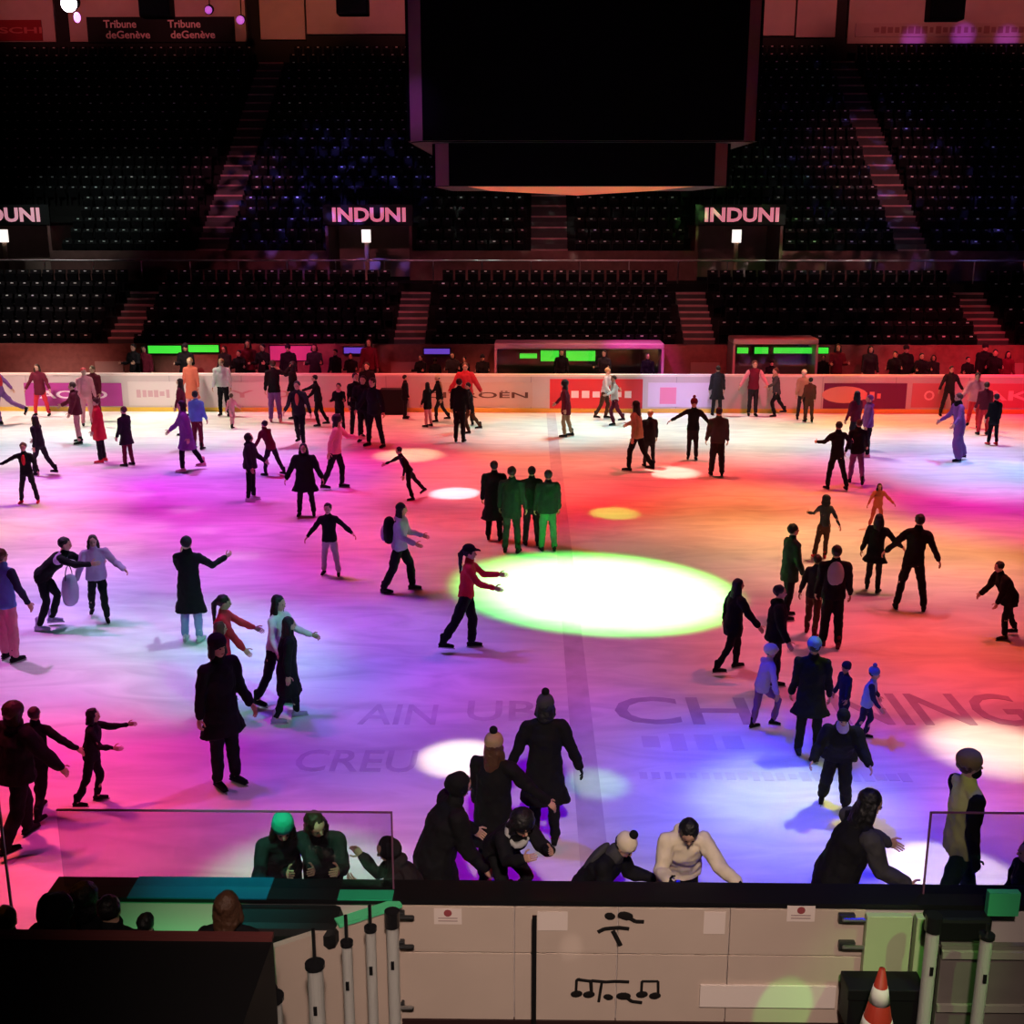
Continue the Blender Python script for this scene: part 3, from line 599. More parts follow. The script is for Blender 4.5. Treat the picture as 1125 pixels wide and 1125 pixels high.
def person(fx, fy, top, face, pose, fit, label, **o):
    P = dict(lean=2, slean=0, nod=0, turn=0, aL=(6, 9, 12), aR=(6, 9, 12), lL=(2, 4, 3), lR=(-2, 4, 3)); P.update(POSES[pose]); P.update({k: v for k, v in o.items() if k in P})
    fitd = {}
    for t in fit.split():
        a = t.split(':'); fitd[a[0]] = a[1:]
    Y = o.get('Y'); z0 = o.get('z0', 0.0); hs = o.get('hs', 1.0); puff = o.get('puff', 1.0); bag = o.get('bag', 1.0)
    fa = R(face)
    if Y is None: fy = max(fy, 457); g = WZ(fx, fy, z0); dist = g.y
    else: dist = Y
    ztop = WY(fx, top, dist).z
    vx = .0105 if dist < 14 else (.014 if dist < 24 else .02)
    sit = pose == 'sit'
    def fk(H):
        J = {}; thigh, shin = .245*H, .235*H; hw = .046*H
        for s, k in ((1, 'L'), (-1, 'R')):
            a, b, kn = P['l'+k]; a, b = R(a), R(b); hp = Vector((0, s*hw, 0))
            d = Vector((math.sin(a), s*math.sin(b), -math.cos(a)*math.cos(b))).normalized(); J['hip'+k] = hp; J['knee'+k] = hp+d*thigh
            a2 = a-R(kn); d2 = Vector((math.sin(a2), s*math.sin(b)*.8, -math.cos(a2)*math.cos(b))).normalized(); J['ank'+k] = J['knee'+k]+d2*shin; J['shin'+k] = a2
        ln = R(P['lean']); sl = R(P['slean']); u = Vector((math.sin(ln), math.sin(sl), math.cos(ln))).normalized(); f = Vector((math.cos(ln), 0, -math.sin(ln))); sd = u.cross(f).normalized()
        J['u'], J['f'], J['s'] = u, f, sd
        J['pel'] = Vector((0, 0, .01*H)); J['waist'] = J['pel']+u*.1*H; J['chest'] = J['pel']+u*.2*H; J['sh'] = J['pel']+u*.275*H; J['neck'] = J['pel']+u*.315*H
        for s, k in ((1, 'L'), (-1, 'R')):
            ar = P['a'+k]; sw, ab, el = R(ar[0]), R(ar[1]), R(ar[2]); inn = R(ar[3]) if len(ar) > 3 else 0
            sp = J['sh']+sd*s*.1*H*min(puff, 1.1)
            d = Vector((math.sin(sw)*math.cos(ab), s*math.sin(ab), -math.cos(sw)*math.cos(ab))).normalized(); J['sho'+k] = sp; J['elb'+k] = sp+d*.165*H
            a2 = sw+el; b2 = ab-inn*2; d2 = Vector((math.sin(a2)*math.cos(b2), s*math.sin(b2), -math.cos(a2)*math.cos(b2))).normalized()
            J['wri'+k] = J['elb'+k]+d2*.145*H; J['fd'+k] = d2; J['ud'+k] = d
        hl = R(P['lean']*.55-P['nod']*-1); hu = Vector((math.sin(hl), math.sin(sl)*.5, math.cos(hl))).normalized(); J['hu'] = hu
        J['head'] = J['neck']+hu*.088*H*(.5+.5*hs)
        fz = min(J['ankL'].z, J['ankR'].z)-.118*H/1.72
        return J, fz
    H = o.get('H') 
    if H is None:
        H = 1.7
        for _ in range(3):
            J, fz = fk(H); zt = J['head'].z+.068*H*hs-fz+z0; H = H*(ztop-z0)/(zt-z0)
    J, fz = fk(H)
    off = Vector((0, 0, z0-fz))
    if Y is None:
        mid = (J['ankL']+J['ankR'])/2; m2 = Matrix.Rotation(fa, 3, 'Z') @ Vector((mid.x, mid.y, 0)); base = Vector((g.x-m2.x, g.y-m2.y, 0))
    else:
        hd = Matrix.Rotation(fa, 3, 'Z') @ Vector((J['head'].x, J['head'].y, 0)); q = WY(fx, top, Y); base = Vector((q.x-hd.x, Y-hd.y, 0))
        if 'H' in o: off = Vector((0, 0, ztop-(J['head'].z+.068*H*hs)))
    root = empty('person', (base.x, base.y, z0), fa, label=label, cat='person')
    off = off-Vector((0, 0, z0))
    for k, v in list(J.items()):
        if isinstance(v, Vector) and k not in ('u', 'f', 's', 'hu', 'fdL', 'fdR', 'udL', 'udR'): J[k] = v+off
    u, f, sd, hu = J['u'], J['f'], J['s'], J['hu']; up = Vector((0, 0, 1))
    # ---- body
    b = MB(); T = J
    b.tube([T['pel'], T['waist'], T['chest'], T['sh'], T['neck']-u*.01*H], [(.078*H, .055*H), (.068*H, .05*H), (.082*H, .058*H), (.07*H, .045*H), (.033*H, .033*H)], side=sd)
    b.tube([T['neck']-u*.03*H, T['head']-hu*.02*H], [.033*H, .032*H], side=sd)
    for k in 'LR':
        b.tube([T['sho'+k], T['elb'+k], T['wri'+k]], [.03*H, .024*H, .016*H]); b.tube([T['hip'+k], T['knee'+k], T['ank'+k]-Vector((0, 0, .01*H))], [.05*H, .034*H, .023*H])
    tz = Matrix.Rotation(R(P['turn']), 3, hu); hf = (tz @ (sd.cross(hu))).normalized(); hsd = hu.cross(hf).normalized()
    HM = Matrix((hf, hsd, hu)).transposed(); hd = T['head']; q = H*hs
    b.ball(hd+hu*.014*q, (.056*q, .045*q, .052*q), HM); b.ball(hd-hu*.022*q+hf*.012*q, (.040*q, .034*q, .045*q), HM)
    b.tube([hd+hf*.052*q+hu*.004*q, hd+hf*.062*q-hu*.012*q], [.006*q, .009*q], side=hsd, seg=8)
    for s in (1, -1): b.ball(hd+hsd*s*.045*q-hu*.005*q, (.010*q, .006*q, .016*q), HM, 8, 6)
    ex = MB()
    for s in (1, -1):
        ex.ball(hd+hf*.051*q+hsd*s*.017*q+hu*.004*q, (.005*q, .008*q, .0045*q), HM, 8, 5, mi=1)
    ex.ball(hd+hf*.0505*q-hu*.033*q, (.004*q, .014*q, .0035*q), HM, 8, 5, mi=2)
    glv = fitd.get('glove')
    gm = MB() if glv else None
    for s, k in ((1, 'L'), (-1, 'R')):
        d = T['fd'+k]; n = Vector((0, -s, 0)); n = (n-d*n.dot(d)).normalized() if abs(n.dot(d)) < .95 else Vector((0, 0, -1)); sv = d.cross(n).normalized()
        if sv.dot(Vector((1, 0, 0))) > 0 and False: sv = -sv
        tsign = -1 if sv.dot(Vector((1, 0, .6))) > 0 else 1
        hand(gm if glv else ex, T['wri'+k], d, n, sv, H*(1.0 if hs == 1 else 1.05), 0, o.get('curl', 28), tsign)
    bo = obj('body', b, [M_skin, M_eye, M_lip], root); PENDING.append((bo, vx, 1)); JOIN.append((bo, ex))
    if glv: obj('gloves', gm, cloth(glv[0]), root, smooth=True)
    # ---- lower clothing
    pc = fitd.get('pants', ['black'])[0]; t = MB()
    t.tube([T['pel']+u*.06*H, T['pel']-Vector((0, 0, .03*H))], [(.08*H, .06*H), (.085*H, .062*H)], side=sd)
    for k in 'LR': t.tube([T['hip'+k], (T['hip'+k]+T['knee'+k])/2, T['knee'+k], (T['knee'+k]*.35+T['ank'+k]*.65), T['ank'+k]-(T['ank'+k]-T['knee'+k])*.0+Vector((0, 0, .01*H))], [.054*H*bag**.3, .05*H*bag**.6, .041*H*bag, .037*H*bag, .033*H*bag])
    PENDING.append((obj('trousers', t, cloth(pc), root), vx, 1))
    # ---- upper clothing
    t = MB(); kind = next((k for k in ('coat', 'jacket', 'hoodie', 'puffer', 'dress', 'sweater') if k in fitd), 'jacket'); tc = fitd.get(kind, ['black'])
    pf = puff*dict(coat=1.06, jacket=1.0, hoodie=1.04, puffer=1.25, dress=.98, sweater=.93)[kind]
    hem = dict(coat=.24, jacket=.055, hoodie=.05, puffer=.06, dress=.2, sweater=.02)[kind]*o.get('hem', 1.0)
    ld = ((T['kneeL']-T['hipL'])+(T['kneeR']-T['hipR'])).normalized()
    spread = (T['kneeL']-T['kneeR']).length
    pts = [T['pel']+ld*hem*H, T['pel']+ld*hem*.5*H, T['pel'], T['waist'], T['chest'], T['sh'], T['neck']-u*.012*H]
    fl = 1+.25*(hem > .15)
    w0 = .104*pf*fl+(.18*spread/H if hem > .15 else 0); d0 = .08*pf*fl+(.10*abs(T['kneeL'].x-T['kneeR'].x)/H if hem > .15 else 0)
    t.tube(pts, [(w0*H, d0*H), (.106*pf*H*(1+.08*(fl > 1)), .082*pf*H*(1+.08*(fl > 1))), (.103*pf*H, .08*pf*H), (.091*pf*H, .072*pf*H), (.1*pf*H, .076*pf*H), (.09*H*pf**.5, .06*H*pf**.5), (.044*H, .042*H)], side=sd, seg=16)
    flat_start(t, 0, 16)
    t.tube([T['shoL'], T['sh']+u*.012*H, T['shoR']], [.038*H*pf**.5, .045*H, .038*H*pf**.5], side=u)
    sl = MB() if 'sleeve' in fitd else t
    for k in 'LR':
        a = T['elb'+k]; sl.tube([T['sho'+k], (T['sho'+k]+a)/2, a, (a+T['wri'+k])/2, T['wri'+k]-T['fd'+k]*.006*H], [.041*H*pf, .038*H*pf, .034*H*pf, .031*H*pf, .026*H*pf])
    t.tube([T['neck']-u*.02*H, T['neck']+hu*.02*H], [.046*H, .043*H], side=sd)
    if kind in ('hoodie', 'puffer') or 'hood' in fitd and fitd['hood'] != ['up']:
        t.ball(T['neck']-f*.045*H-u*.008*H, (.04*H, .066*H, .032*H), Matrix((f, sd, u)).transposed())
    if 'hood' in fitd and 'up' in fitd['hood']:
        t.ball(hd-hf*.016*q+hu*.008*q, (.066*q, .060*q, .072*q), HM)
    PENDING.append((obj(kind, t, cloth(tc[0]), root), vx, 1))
    if sl is not t: PENDING.append((obj('sleeves', sl, cloth(fitd['sleeve'][0]), root), vx, 1))
    if 'stripe' in fitd:
        t = MB(); t.tube([T['shoL']-u*.02*H, T['sh'], T['shoR']-u*.02*H], [.045*H, .055*H, .045*H], side=u); obj('shoulder_band', t, cloth(fitd['stripe'][0]), root, smooth=True)
    if 'patch' in fitd:
        t = MB(); t.ball(T['chest']+f*.058*pf*H, (.03*H, .034*H, .1*H), Matrix((f, sd, u)).transposed()); obj('shirt_front', t, cloth(fitd['patch'][0]), root, smooth=True)
    if 'back' in fitd:
        t = MB(); t.ball(T['chest']-f*.055*pf*H, (.034*H, .08*H, .13*H), Matrix((f, sd, u)).transposed()); obj('back_panel', t, cloth(fitd['back'][0]), root, smooth=True)
    if 'scarf' in fitd:
        t = MB(); t.tube([T['neck']-u*.004*H, T['neck']+hu*.026*H], [(.062*H, .06*H), (.056*H, .054*H)], side=sd); PENDING.append((obj('scarf', t, cloth(fitd['scarf'][0]), root), vx, 1))
    if 'pouch' in fitd:
        t = MB(); t.ball(T['chest']+u*.02*H-f*.075*H-sd*.05*H, (.045*H, .06*H, .06*H), Matrix((f, sd, u)).transposed()); obj('hood', t, cloth(fitd['pouch'][0]), root, smooth=True)
    if 'fur' in fitd:
        t = MB(); c = T['neck']-hu*.0*H; ring = [c+(f*math.cos(a)+sd*math.sin(a))*.075*H+u*(.02 if math.cos(a) < 0 else -.03)*H for a in [2*PI*i/14 for i in range(15)]]; t.tube(ring, [.022*H]*15, seg=8); obj('fur_trim', t, cloth(fitd['fur'][0]), root, smooth=True)
    if 'mask' in fitd:
        t = MB(); t.ball(hd+hf*.02*q-hu*.032*q, (.042*q, .038*q, .036*q), HM); obj('face_mask', t, cloth(fitd['mask'][0]), root, smooth=True)
    # ---- hair and hats
    hr = fitd.get('hair', ['short', 'black'])
    t = MB(); t.ball(hd-hf*.011*q+hu*.021*q, (.059*q, .052*q, .057*q), HM)
    if hr[0] in ('long', 'pony', 'bob', 'big'):
        Lh = dict(long=.17, pony=.2, bob=.075, big=.1)[hr[0]]
        if hr[0] == 'pony':
            t.tube([hd-hf*.055*q+hu*.03*q, hd-hf*.085*q-hu*.01*q, hd-hf*.078*q-hu*Lh*q], [.02*q, .026*q, .01*q], side=hsd)
        else:
            wd = .052 if hr[0] != 'big' else .068
            t.tube([hd-hf*.022*q+hu*.01*q, hd-hf*.034*q-hu*.06*q, hd-hf*.05*q-hu*Lh*q], [(wd*q, .036*q), ((wd+.004)*q, .034*q), (.044*q, .02*q)], side=hsd)
            for s in (1, -1): t.tube([hd+hsd*s*.043*q+hu*.01*q-hf*.004*q, hd+hsd*s*.05*q-hu*.055*q, hd+hsd*s*.05*q-hu*Lh*.85*q-hf*.0*q], [.018*q, .022*q, .012*q], side=hf)
        if hr[0] == 'big': t.ball(hd-hf*.015*q+hu*.022*q, (.072*q, .07*q, .068*q), HM)
    if hr[0] == 'bun': t.ball(hd-hf*.03*q+hu*.085*q, .026*q)
    if not (hr[0] == 'none' or 'up' in fitd.get('hood', [])): PENDING.append((obj('hair', t, hairm(hr[1] if len(hr) > 1 else 'black'), root), vx*.9, 1))
    if 'hat' in fitd:
        kind_, hc = fitd['hat'][0], fitd['hat'][1]; t = MB()
        t.ball(hd-hf*.01*q+hu*.045*q, (.063*q, .056*q, .048*q), HM); nm = 'helmet' if kind_ == 'helmet' else 'beanie'
        if kind_ == 'helmet': t.ball(hd-hf*.004*q+hu*.03*q, (.078*q, .066*q, .062*q), HM); t.tube([hd+hf*.07*q+hu*.035*q-hsd*.02*q, hd+hf*.07*q+hu*.035*q+hsd*.02*q], [.012*q, .012*q], side=hf)
        elif kind_ == 'cap': nm = 'cap'; t.tube([hd+hf*.05*q+hu*.04*q, hd+hf*.1*q+hu*.034*q], [(.045*q, .008*q), (.03*q, .005*q)], side=hsd)
        else: t.tube([hd-hf*.006*q+hu*.026*q, hd-hf*.006*q+hu*.042*q], [(.059*q, .066*q), (.059*q, .066*q)], side=hsd)
        ho = obj(nm, t, cloth(hc), root); PENDING.append((ho, vx, 1))
        if kind_ == 'pom':
            t = MB(); t.ball(hd-hf*.012*q+hu*.108*q, .026*q); obj('pompom', t, cloth(fitd['hat'][2] if len(fitd['hat']) > 2 else 'black'), ho, smooth=True)
    # ---- skates
    sc = H/1.72; scol = fitd.get('skate', ['black'])[0]
    for s, k in ((1, 'L'), (-1, 'R')):
        raised = T['ank'+k].z-min(T['ankL'].z, T['ankR'].z) > .05*H
        if 'noskate' in o and o['noskate'] == 'none': break
        skate_obj(scol, root, T['ank'+k], (0, -T['shin'+k]*(.9 if raised else 0), s*R(8)), sc, shoe='noskate' in o)
    info = dict(root=root, base=base, H=H, fa=fa, J=T)
    return info
def carried(name, cat, label, info, at, size, colr, kind='pack'):
    M_ = Matrix.Rotation(info['fa'], 3, 'Z'); p = M_ @ at+info['root'].location
    e = empty(name, p, info['fa'], label=label, cat=cat); m = MB(); sx, sy, sz = size
    m.tube([(0, 0, -sz*.4), (0, 0, 0), (0, 0, sz*.4)], [(sy*.85, sx*.9), (sy, sx), (sy*.8, sx*.8)], side=(0, 1, 0), seg=14)
    obj('pouch', m, cloth(colr), e, smooth=True)
    if kind == 'pack':
        m = MB(); m.ball((-sx*.9, 0, -sz*.15), (sx*.5, sy*.7, sz*.35)); obj('front_pocket', m, cloth('lilac'), e, smooth=True)
        for s in (1, -1):
            m = MB(); m.tube([(sx*.7, s*sy*.7, sz*.45), (sx*2.2, s*sy*.75, sz*.5), (sx*2.6, s*sy*.75, 0)], [.012, .014, .012], seg=8); obj('strap', m, cloth('black'), e, smooth=True)
    else:
        m = MB(); ring = [(0, math.sin(a)*sy*.7, sz*.45+math.cos(a)*sz*.5+.0) for a in [PI*(i/8-.5) for i in range(9)]]; m.tube(ring, [.008]*9, seg=6); obj('handle', m, cloth('black'), e, smooth=True)
    return e
TEXF = bpy.data.textures.new('cloth_folds', 'CLOUDS'); TEXF.noise_scale = .11; TEXF.noise_depth = 1
TEXH = bpy.data.textures.new('hair_folds', 'CLOUDS'); TEXH.noise_scale = .05
def finish_people():
    for o, v, n in PENDING:
        r = o.modifiers.new('fuse', 'REMESH'); r.mode = 'VOXEL'; r.voxel_size = v; r.use_smooth_shade = True
        s = o.modifiers.new('soft', 'SMOOTH'); s.factor = .5; s.iterations = 2*n
        nm = o.name.split('.')[0]
        if nm not in ('body', 'beanie', 'cap', 'helmet'):
            d = o.modifiers.new('folds', 'DISPLACE'); d.texture = TEXF if nm != 'hair' else TEXH; d.strength = .035 if nm != 'hair' else .02; d.mid_level = .5; d.texture_coords = 'LOCAL'
    dg = bpy.context.evaluated_depsgraph_get(); new = []
    for o, v, n in PENDING: new.append(bpy.data.meshes.new_from_object(o.evaluated_get(dg)))
    jm = {o.name: mb_ for o, mb_ in JOIN}
    for (o, v, n), me in zip(PENDING, new):
        mats = [m for m in o.data.materials]; o.modifiers.clear(); old = o.data; o.data = me; bpy.data.meshes.remove(old)
        me.materials.clear()
        for m in mats: me.materials.append(m)
        if o.name in jm:
            x = jm[o.name]; tmp = x.mesh('tmp', mats, True); bm = bmesh.new(); bm.from_mesh(me); bm.from_mesh(tmp); bm.to_mesh(me); bm.free(); bpy.data.meshes.remove(tmp)
        me.polygons.foreach_set('use_smooth', [True]*len(me.polygons))

p = person
# ---- along the near boards (ice side)
p(310, 0, 897, 288, 'leanb', 'hoodie:dark pants:black hair:long:dbrown hat:beanie:teal', 'person in a teal beanie and dark jacket leaning on the near boards, left of two', Y=8.7, H=1.62, aR=(48, 14, 40, 4))
p(346, 0, 893, 275, 'leanb', 'jacket:dark pants:black hair:long:dbrown patch:black', 'long haired woman in dark jacket leaning both arms on the near boards under green light', Y=9.05, H=1.7, turn=35)
p(425, 0, 922, 185, 'leanb', 'puffer:dark pants:black hair:short:black hood:up', 'hooded person in dark jacket leaning on the boards above the left gate latches', Y=8.78, H=1.5, aL=(45, 10, 95), aR=(45, 10, 95), lean=28)
p(505, 0, 850, 20, 'leanb', 'coat:black pants:black hair:long:black hood:up', 'large figure in black hooded coat bending at the boards beside the pompom girl', Y=9.6, H=1.78, puff=1.25, aL=(20, 10, 30), aR=(10, 10, 30), lean=22)
p(543, 0, 808, 65, 'stand', 'coat:black pants:black hair:long:brown hat:pom:tan:black scarf:brown', 'girl in striped tan pompom beanie and dark coat holding out her right arm', Y=10.2, aR=(18, 42, 10), puff=1.1)
p(574, 0, 893, 300, 'crouch', 'puffer:black pants:black hair:big:black fur:lgrey', 'child in dark jacket with pale fur trim hunched over the near boards', Y=8.95, H=1.4, hs=1.15)
p(598, 927, 768, 90, 'wide', 'coat:black pants:black hair:bob:black hat:pom:char:black glove:black', 'woman seen from behind in long black coat and grey pompom beanie', aL=(-4, 22, 8), aR=(-4, 22, 8), lL=(0, 3, 2), lR=(0, 3, 2), puff=1.08)
p(686, 0, 918, 330, 'leanb', 'jacket:black pants:black hair:short:black hat:pom:cream:black scarf:char back:char', 'person in cream beanie with dark pompom and grey knit collar leaning on the boards', Y=8.9, H=1.5, puff=1.25, nod=20, aL=(15, 14, 70), aR=(15, 14, 70))
p(757, 0, 901, 272, 'leanb', 'puffer:cream pants:black hair:short:black glove:black', 'person in cream jacket with bowed black hair leaning over the near boards', Y=8.7, H=1.6, nod=26, aL=(52, 26, 30, 0), aR=(22, 12, 80, 10), puff=.97)
p(957, 0, 869, 10, 'leanb', 'coat:black pants:black hair:long:black sleeve:char', 'woman with long dark hair and dark grey sleeved coat reaching right at the near boards', Y=8.9, H=1.77, aL=(42, 8, 20), aR=(20, 10, 40), lean=22, puff=1.2)
st = p(1067, 0, 828, 8, 'step', 'jacket:lime sleeve:black pants:dgreen hair:short:brown hat:beanie:mtan mask:black glove:black', 'steward in yellow-green safety vest, tan beanie and black face cover walking right', Y=9.5, hem=1.2, puff=1.02, turn=-5, aR=(-8, 6, 18), aL=(12, 8, 20), lean=0, lL=(20, 3, 6), lR=(-20, 3, 4))
p(1131, 0, 925, 180, 'stand', 'jacket:black pants:black hair:short:black', 'dark figure cut off by the right edge near the glass screen', Y=9.2, H=1.5)
# ---- left group
p(20, 930, 778, 60, 'step', 'puffer:black pants:black hair:big:dbrown', 'bulky figure in black jacket with bushy dark hair at the lower left edge', puff=1.15, H=None, aR=(20, 30, 10), bag=1.25)
p(44, 898, 782, 80, 'step', 'jacket:black pants:black hair:short:dbrown', 'skater in black partly hidden behind the bushy haired figure at left', bag=1.1, aR=(10, 52, 10))
p(97, 884, 780, 10, 'glide', 'jacket:black pants:black hair:bob:black patch:char', 'teenager in black with pale chest patch pointing an arm to the right', aL=(70, 10, 20), aR=(30, 20, 60), hs=1.05)
p(250, 863, 700, 320, 'stand', 'coat:black pants:black hair:bob:black hat:beanie:black', 'person in long black coat and black beanie facing the viewer, left of centre', aL=(8, 8, 30), aR=(-6, 10, 8), lL=(4, 2, 2), lR=(2, 2, 2), puff=1.05, bag=1.1, hem=.75)
p(237, 775, 655, 10, 'glide', 'dress:red pants:red hair:pony:black', 'girl in red coat with dark ponytail behind the black coated person', aL=(50, 12, 10), aR=(30, 10, 10))
p(246, 787, 684, 30, 'stand', 'jacket:red pants:maroon hair:bob:brown', 'child in red jacket half hidden behind the person in long black coat', hs=1.1)
p(298, 775, 653, 340, 'glide', 'sweater:white pants:black hair:long:black', 'girl in white top with long black hair beside a woman in black', aR=(25, 30, 20), aL=(35, 8, 40))
p(315, 792, 679, 15, 'step', 'coat:black pants:black hair:long:black skate:lilac', 'woman in black coat with long dark hair gliding right, hair over her back', aR=(-12, 18, 12), lL=(14, 3, 10), lR=(-8, 3, 14), hem=1.1, puff=1.08)
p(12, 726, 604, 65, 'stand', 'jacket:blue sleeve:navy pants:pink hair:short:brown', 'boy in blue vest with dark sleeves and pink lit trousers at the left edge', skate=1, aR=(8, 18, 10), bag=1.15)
i_ = p(51, 690, 592, 8, 'bend', 'jacket:black pants:black hair:short:black stripe:lilac skate:lilac', 'skater in black with pale shoulder band bending far forward', lL=(28, 4, 48), lR=(10, 6, 32), lean=48)
q_ = WZ(76, 688); carried('shopping_bag', 'bag', 'striped pale bag carried by the skater bending far forward', dict(fa=0, root=i_['root']), WY(77, 648, i_['root'].location.y)-i_['root'].location, (.12, .2, .42), 'lilac', 'bag')
p(110, 680, 586, 290, 'step', 'hoodie:lilac pants:black hair:long:dbrown', 'girl in lilac jacket with long brown hair facing the viewer', aL=(15, 38, 40), aR=(6, 18, 10), puff=1.08)
p(212, 705, 590, 85, 'stand', 'coat:black pants:jean hair:short:black skate:white', 'person in long black coat and pale blue jeans raising an arm to the right', aR=(40, 38, 75), aL=(30, 6, 110), lL=(0, 3, 2), lR=(0, 3, 2), hem=1.05)
p(364, 632, 552, 270, 'armsout', 'jacket:black pants:lgrey hair:short:black skate:black', 'child in black top and pale striped leggings holding both arms out', aL=(12, 48, 15), aR=(8, 36, 12), hs=1.1)
i_ = p(438, 650, 553, 355, 'stride', 'hoodie:lilac pants:black hair:long:black skate:dark', 'girl in lilac jacket wearing a round backpack, skating towards the green spotlight', aL=(22, 8, 50), aR=(14, 8, 55), lean=6, lL=(26, 4, 22), lR=(-14, 6, 10), bag=1.2)
carried('backpack', 'backpack', 'round lilac and black backpack worn by the girl skating towards the green spotlight', i_, i_['J']['chest']-Vector((.2, 0, .05)), (.11, .17, .4), 'black')
p(503, 714, 600, 358, 'reach', 'sweater:red pants:black hair:pony:black hat:cap:black', 'girl in red top and black trousers reaching towards the big green spotlight', aL=(48, 8, 38), aR=(38, 8, 40), lL=(12, 4, 14), lR=(-22, 5, 8), bag=1.15, lean=6)
# ---- middle group left of the green pool
p(543, 594, 507, 85, 'stand', 'coat:black pants:black hair:short:black', 'tall figure in long black coat, leftmost of the four standing by the green spotlight', hem=1.15, puff=1.1)
p(562, 608, 513, 80, 'stand', 'coat:dgreen pants:dgreen hair:short:black', 'figure in dark green lit coat, second from left of the four by the green spotlight', lL=(0, 4, 2), lR=(0, 4, 2), puff=1.05, hem=.5)  # green bounce from the spotlight put into the clothes of these figures
p(584, 600, 513, 95, 'stand', 'jacket:dgreen pants:dark hair:short:black patch:green', 'figure with outstretched left arm, third of the four by the green spotlight', aL=(30, 50, 10))
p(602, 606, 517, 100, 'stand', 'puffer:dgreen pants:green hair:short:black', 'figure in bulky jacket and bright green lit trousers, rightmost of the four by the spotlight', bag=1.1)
p(459, 548, 490, 195, 'stride', 'sweater:black pants:black hair:short:black', 'lone skater in black striding left with one arm stretched out', aR=(58, 20, 5), aL=(-10, 20, 20), lean=28, lL=(5, 5, 20), lR=(-34, 14, 4))
p(337, 567, 487, 275, 'wide', 'coat:black pants:dark hair:long:black', 'person in wide black coat facing the viewer above the child with outstretched arms', puff=1.2, hem=.8, lL=(0, 7, 2), lR=(0, 7, 2))
p(366, 537, 456, 355, 'stride', 'jacket:pink pants:black hair:big:black', 'skater in pale pink top with bushy black hair beside the wide black coat', lean=8, lL=(16, 5, 18), lR=(-16, 6, 6))
p(276, 550, 476, 355, 'stand', 'puffer:dark pants:black hair:long:black hood:up skate:white', 'hooded skater in dark navy jacket standing on the magenta ice', aL=(20, 10, 30))
p(302, 523, 463, 150, 'bend', 'jacket:maroon pants:dark hair:short:black', 'skater in maroon jacket bending forward behind the hooded skater', lean=26, lL=(20, 5, 20), lR=(-18, 6, 10), aL=(20, 10, 10), aR=(10, 10, 10))
p(33, 553, 486, 275, 'wide', 'jacket:black patch:red pants:dark hair:short:brown skate:red', 'child in black jacket over bright red shirt with one arm out at left', aR=(20, 62, 8), aL=(10, 25, 30), hs=1.1)
p(50, 522, 457, 170, 'step', 'jacket:dark pants:dark hair:long:dbrown', 'long haired skater in dark clothes directly behind the child in red shirt')
p(142, 512, 447, 160, 'stand', 'coat:dark pants:maroon hair:short:brown', 'lone skater in dark coat near the purple advert end', hem=.7)
p(113, 508, 437, 190, 'stand', 'coat:red pants:dark hair:short:brown skate:red', 'skater in bright red coat and dark leggings at left', hem=.75)
p(107, 462, 402, 260, 'stand', 'puffer:maroon pants:maroon hair:short:brown', 'stout person in maroon jacket directly behind the bright red coat')
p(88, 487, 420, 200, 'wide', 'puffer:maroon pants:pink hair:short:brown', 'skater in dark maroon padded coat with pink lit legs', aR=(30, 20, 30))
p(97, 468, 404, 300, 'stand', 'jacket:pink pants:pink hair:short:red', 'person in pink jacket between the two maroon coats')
p(15, 466, 401, 170, 'kick', 'jacket:purple back:red pants:purple hair:short:brown', 'skater in purple and red jacket kicking one leg back at the far left', lean=10, aL=(20, 30, 10), aR=(-30, 30, 10))
p(47, 448, 400, 270, 'wide', 'coat:maroon pants:red hair:long:dbrown', 'person in dark maroon coat standing before the purple advert', hem=.5)
p(212, 517, 440, 200, 'step', 'coat:purple pants:black hair:bob:black skate:pink', 'woman in purple coat with black leggings gliding left', hem=.9, puff=1.1, lR=(-20, 6, 10))
p(218, 494, 430, 80, 'stand', 'hoodie:blue pants:maroon hair:short:black', 'child in blue hooded top beside the woman in purple coat', hs=1.1)
p(203, 478, 416, 180, 'stand', 'jacket:maroon pants:maroon hair:long:dbrown', 'person with long dark red lit hair behind the woman in purple coat')
p(213, 448, 393, 270, 'stand', 'coat:orange pants:pink hair:short:blond', 'person in bright orange dress by the far boards', puff=.9)
p(247, 452, 394, 270, 'stand', 'sweater:white pants:black hair:short:blond', 'person in white shirt and black shorts by the far boards', puff=1.2)
p(255, 471, 433, 80, 'step', 'sweater:pink pants:pink hair:short:brown', 'small child in pale pink clothes in front of the white shirted person', hs=1.2)
p(303, 464, 396, 100, 'stand', 'jacket:black pants:purple hair:short:dbrown skate:pink', 'person in black jacket and purple trousers with raised arm', aR=(70, 30, 70), bag=1.1)
p(325, 460, 398, 180, 'stand', 'jacket:black pants:black hair:big:black', 'dark figure with bushy hair facing the person in purple trousers', aR=(70, 10, 60))
p(331, 489, 418, 265, 'step', 'jacket:dark patch:orange pants:black hair:short:black', 'skater in dark jacket with orange lit chest left of the black crowd')
p(355, 468, 412, 185, 'glide', 'jacket:black pants:black hair:short:black', 'slim figure in black with an arm reaching left before the red boards', aR=(60, 10, 10))
p(374, 474, 421, 265, 'chat', 'jacket:black pants:black hair:short:black scarf:pink', 'person in black with folded pink lit arms left of the tallest pair', hs=1.05)
p(392, 480, 410, 300, 'stand', 'jacket:black pants:black hair:short:black', 'figure in black, leftmost of the three tall dark ones by the red boards')
p(401, 486, 413, 265, 'chat', 'puffer:black pants:black hair:short:black', 'broad figure in black padded jacket with folded arms, middle of the three tall dark ones', puff=1.05)
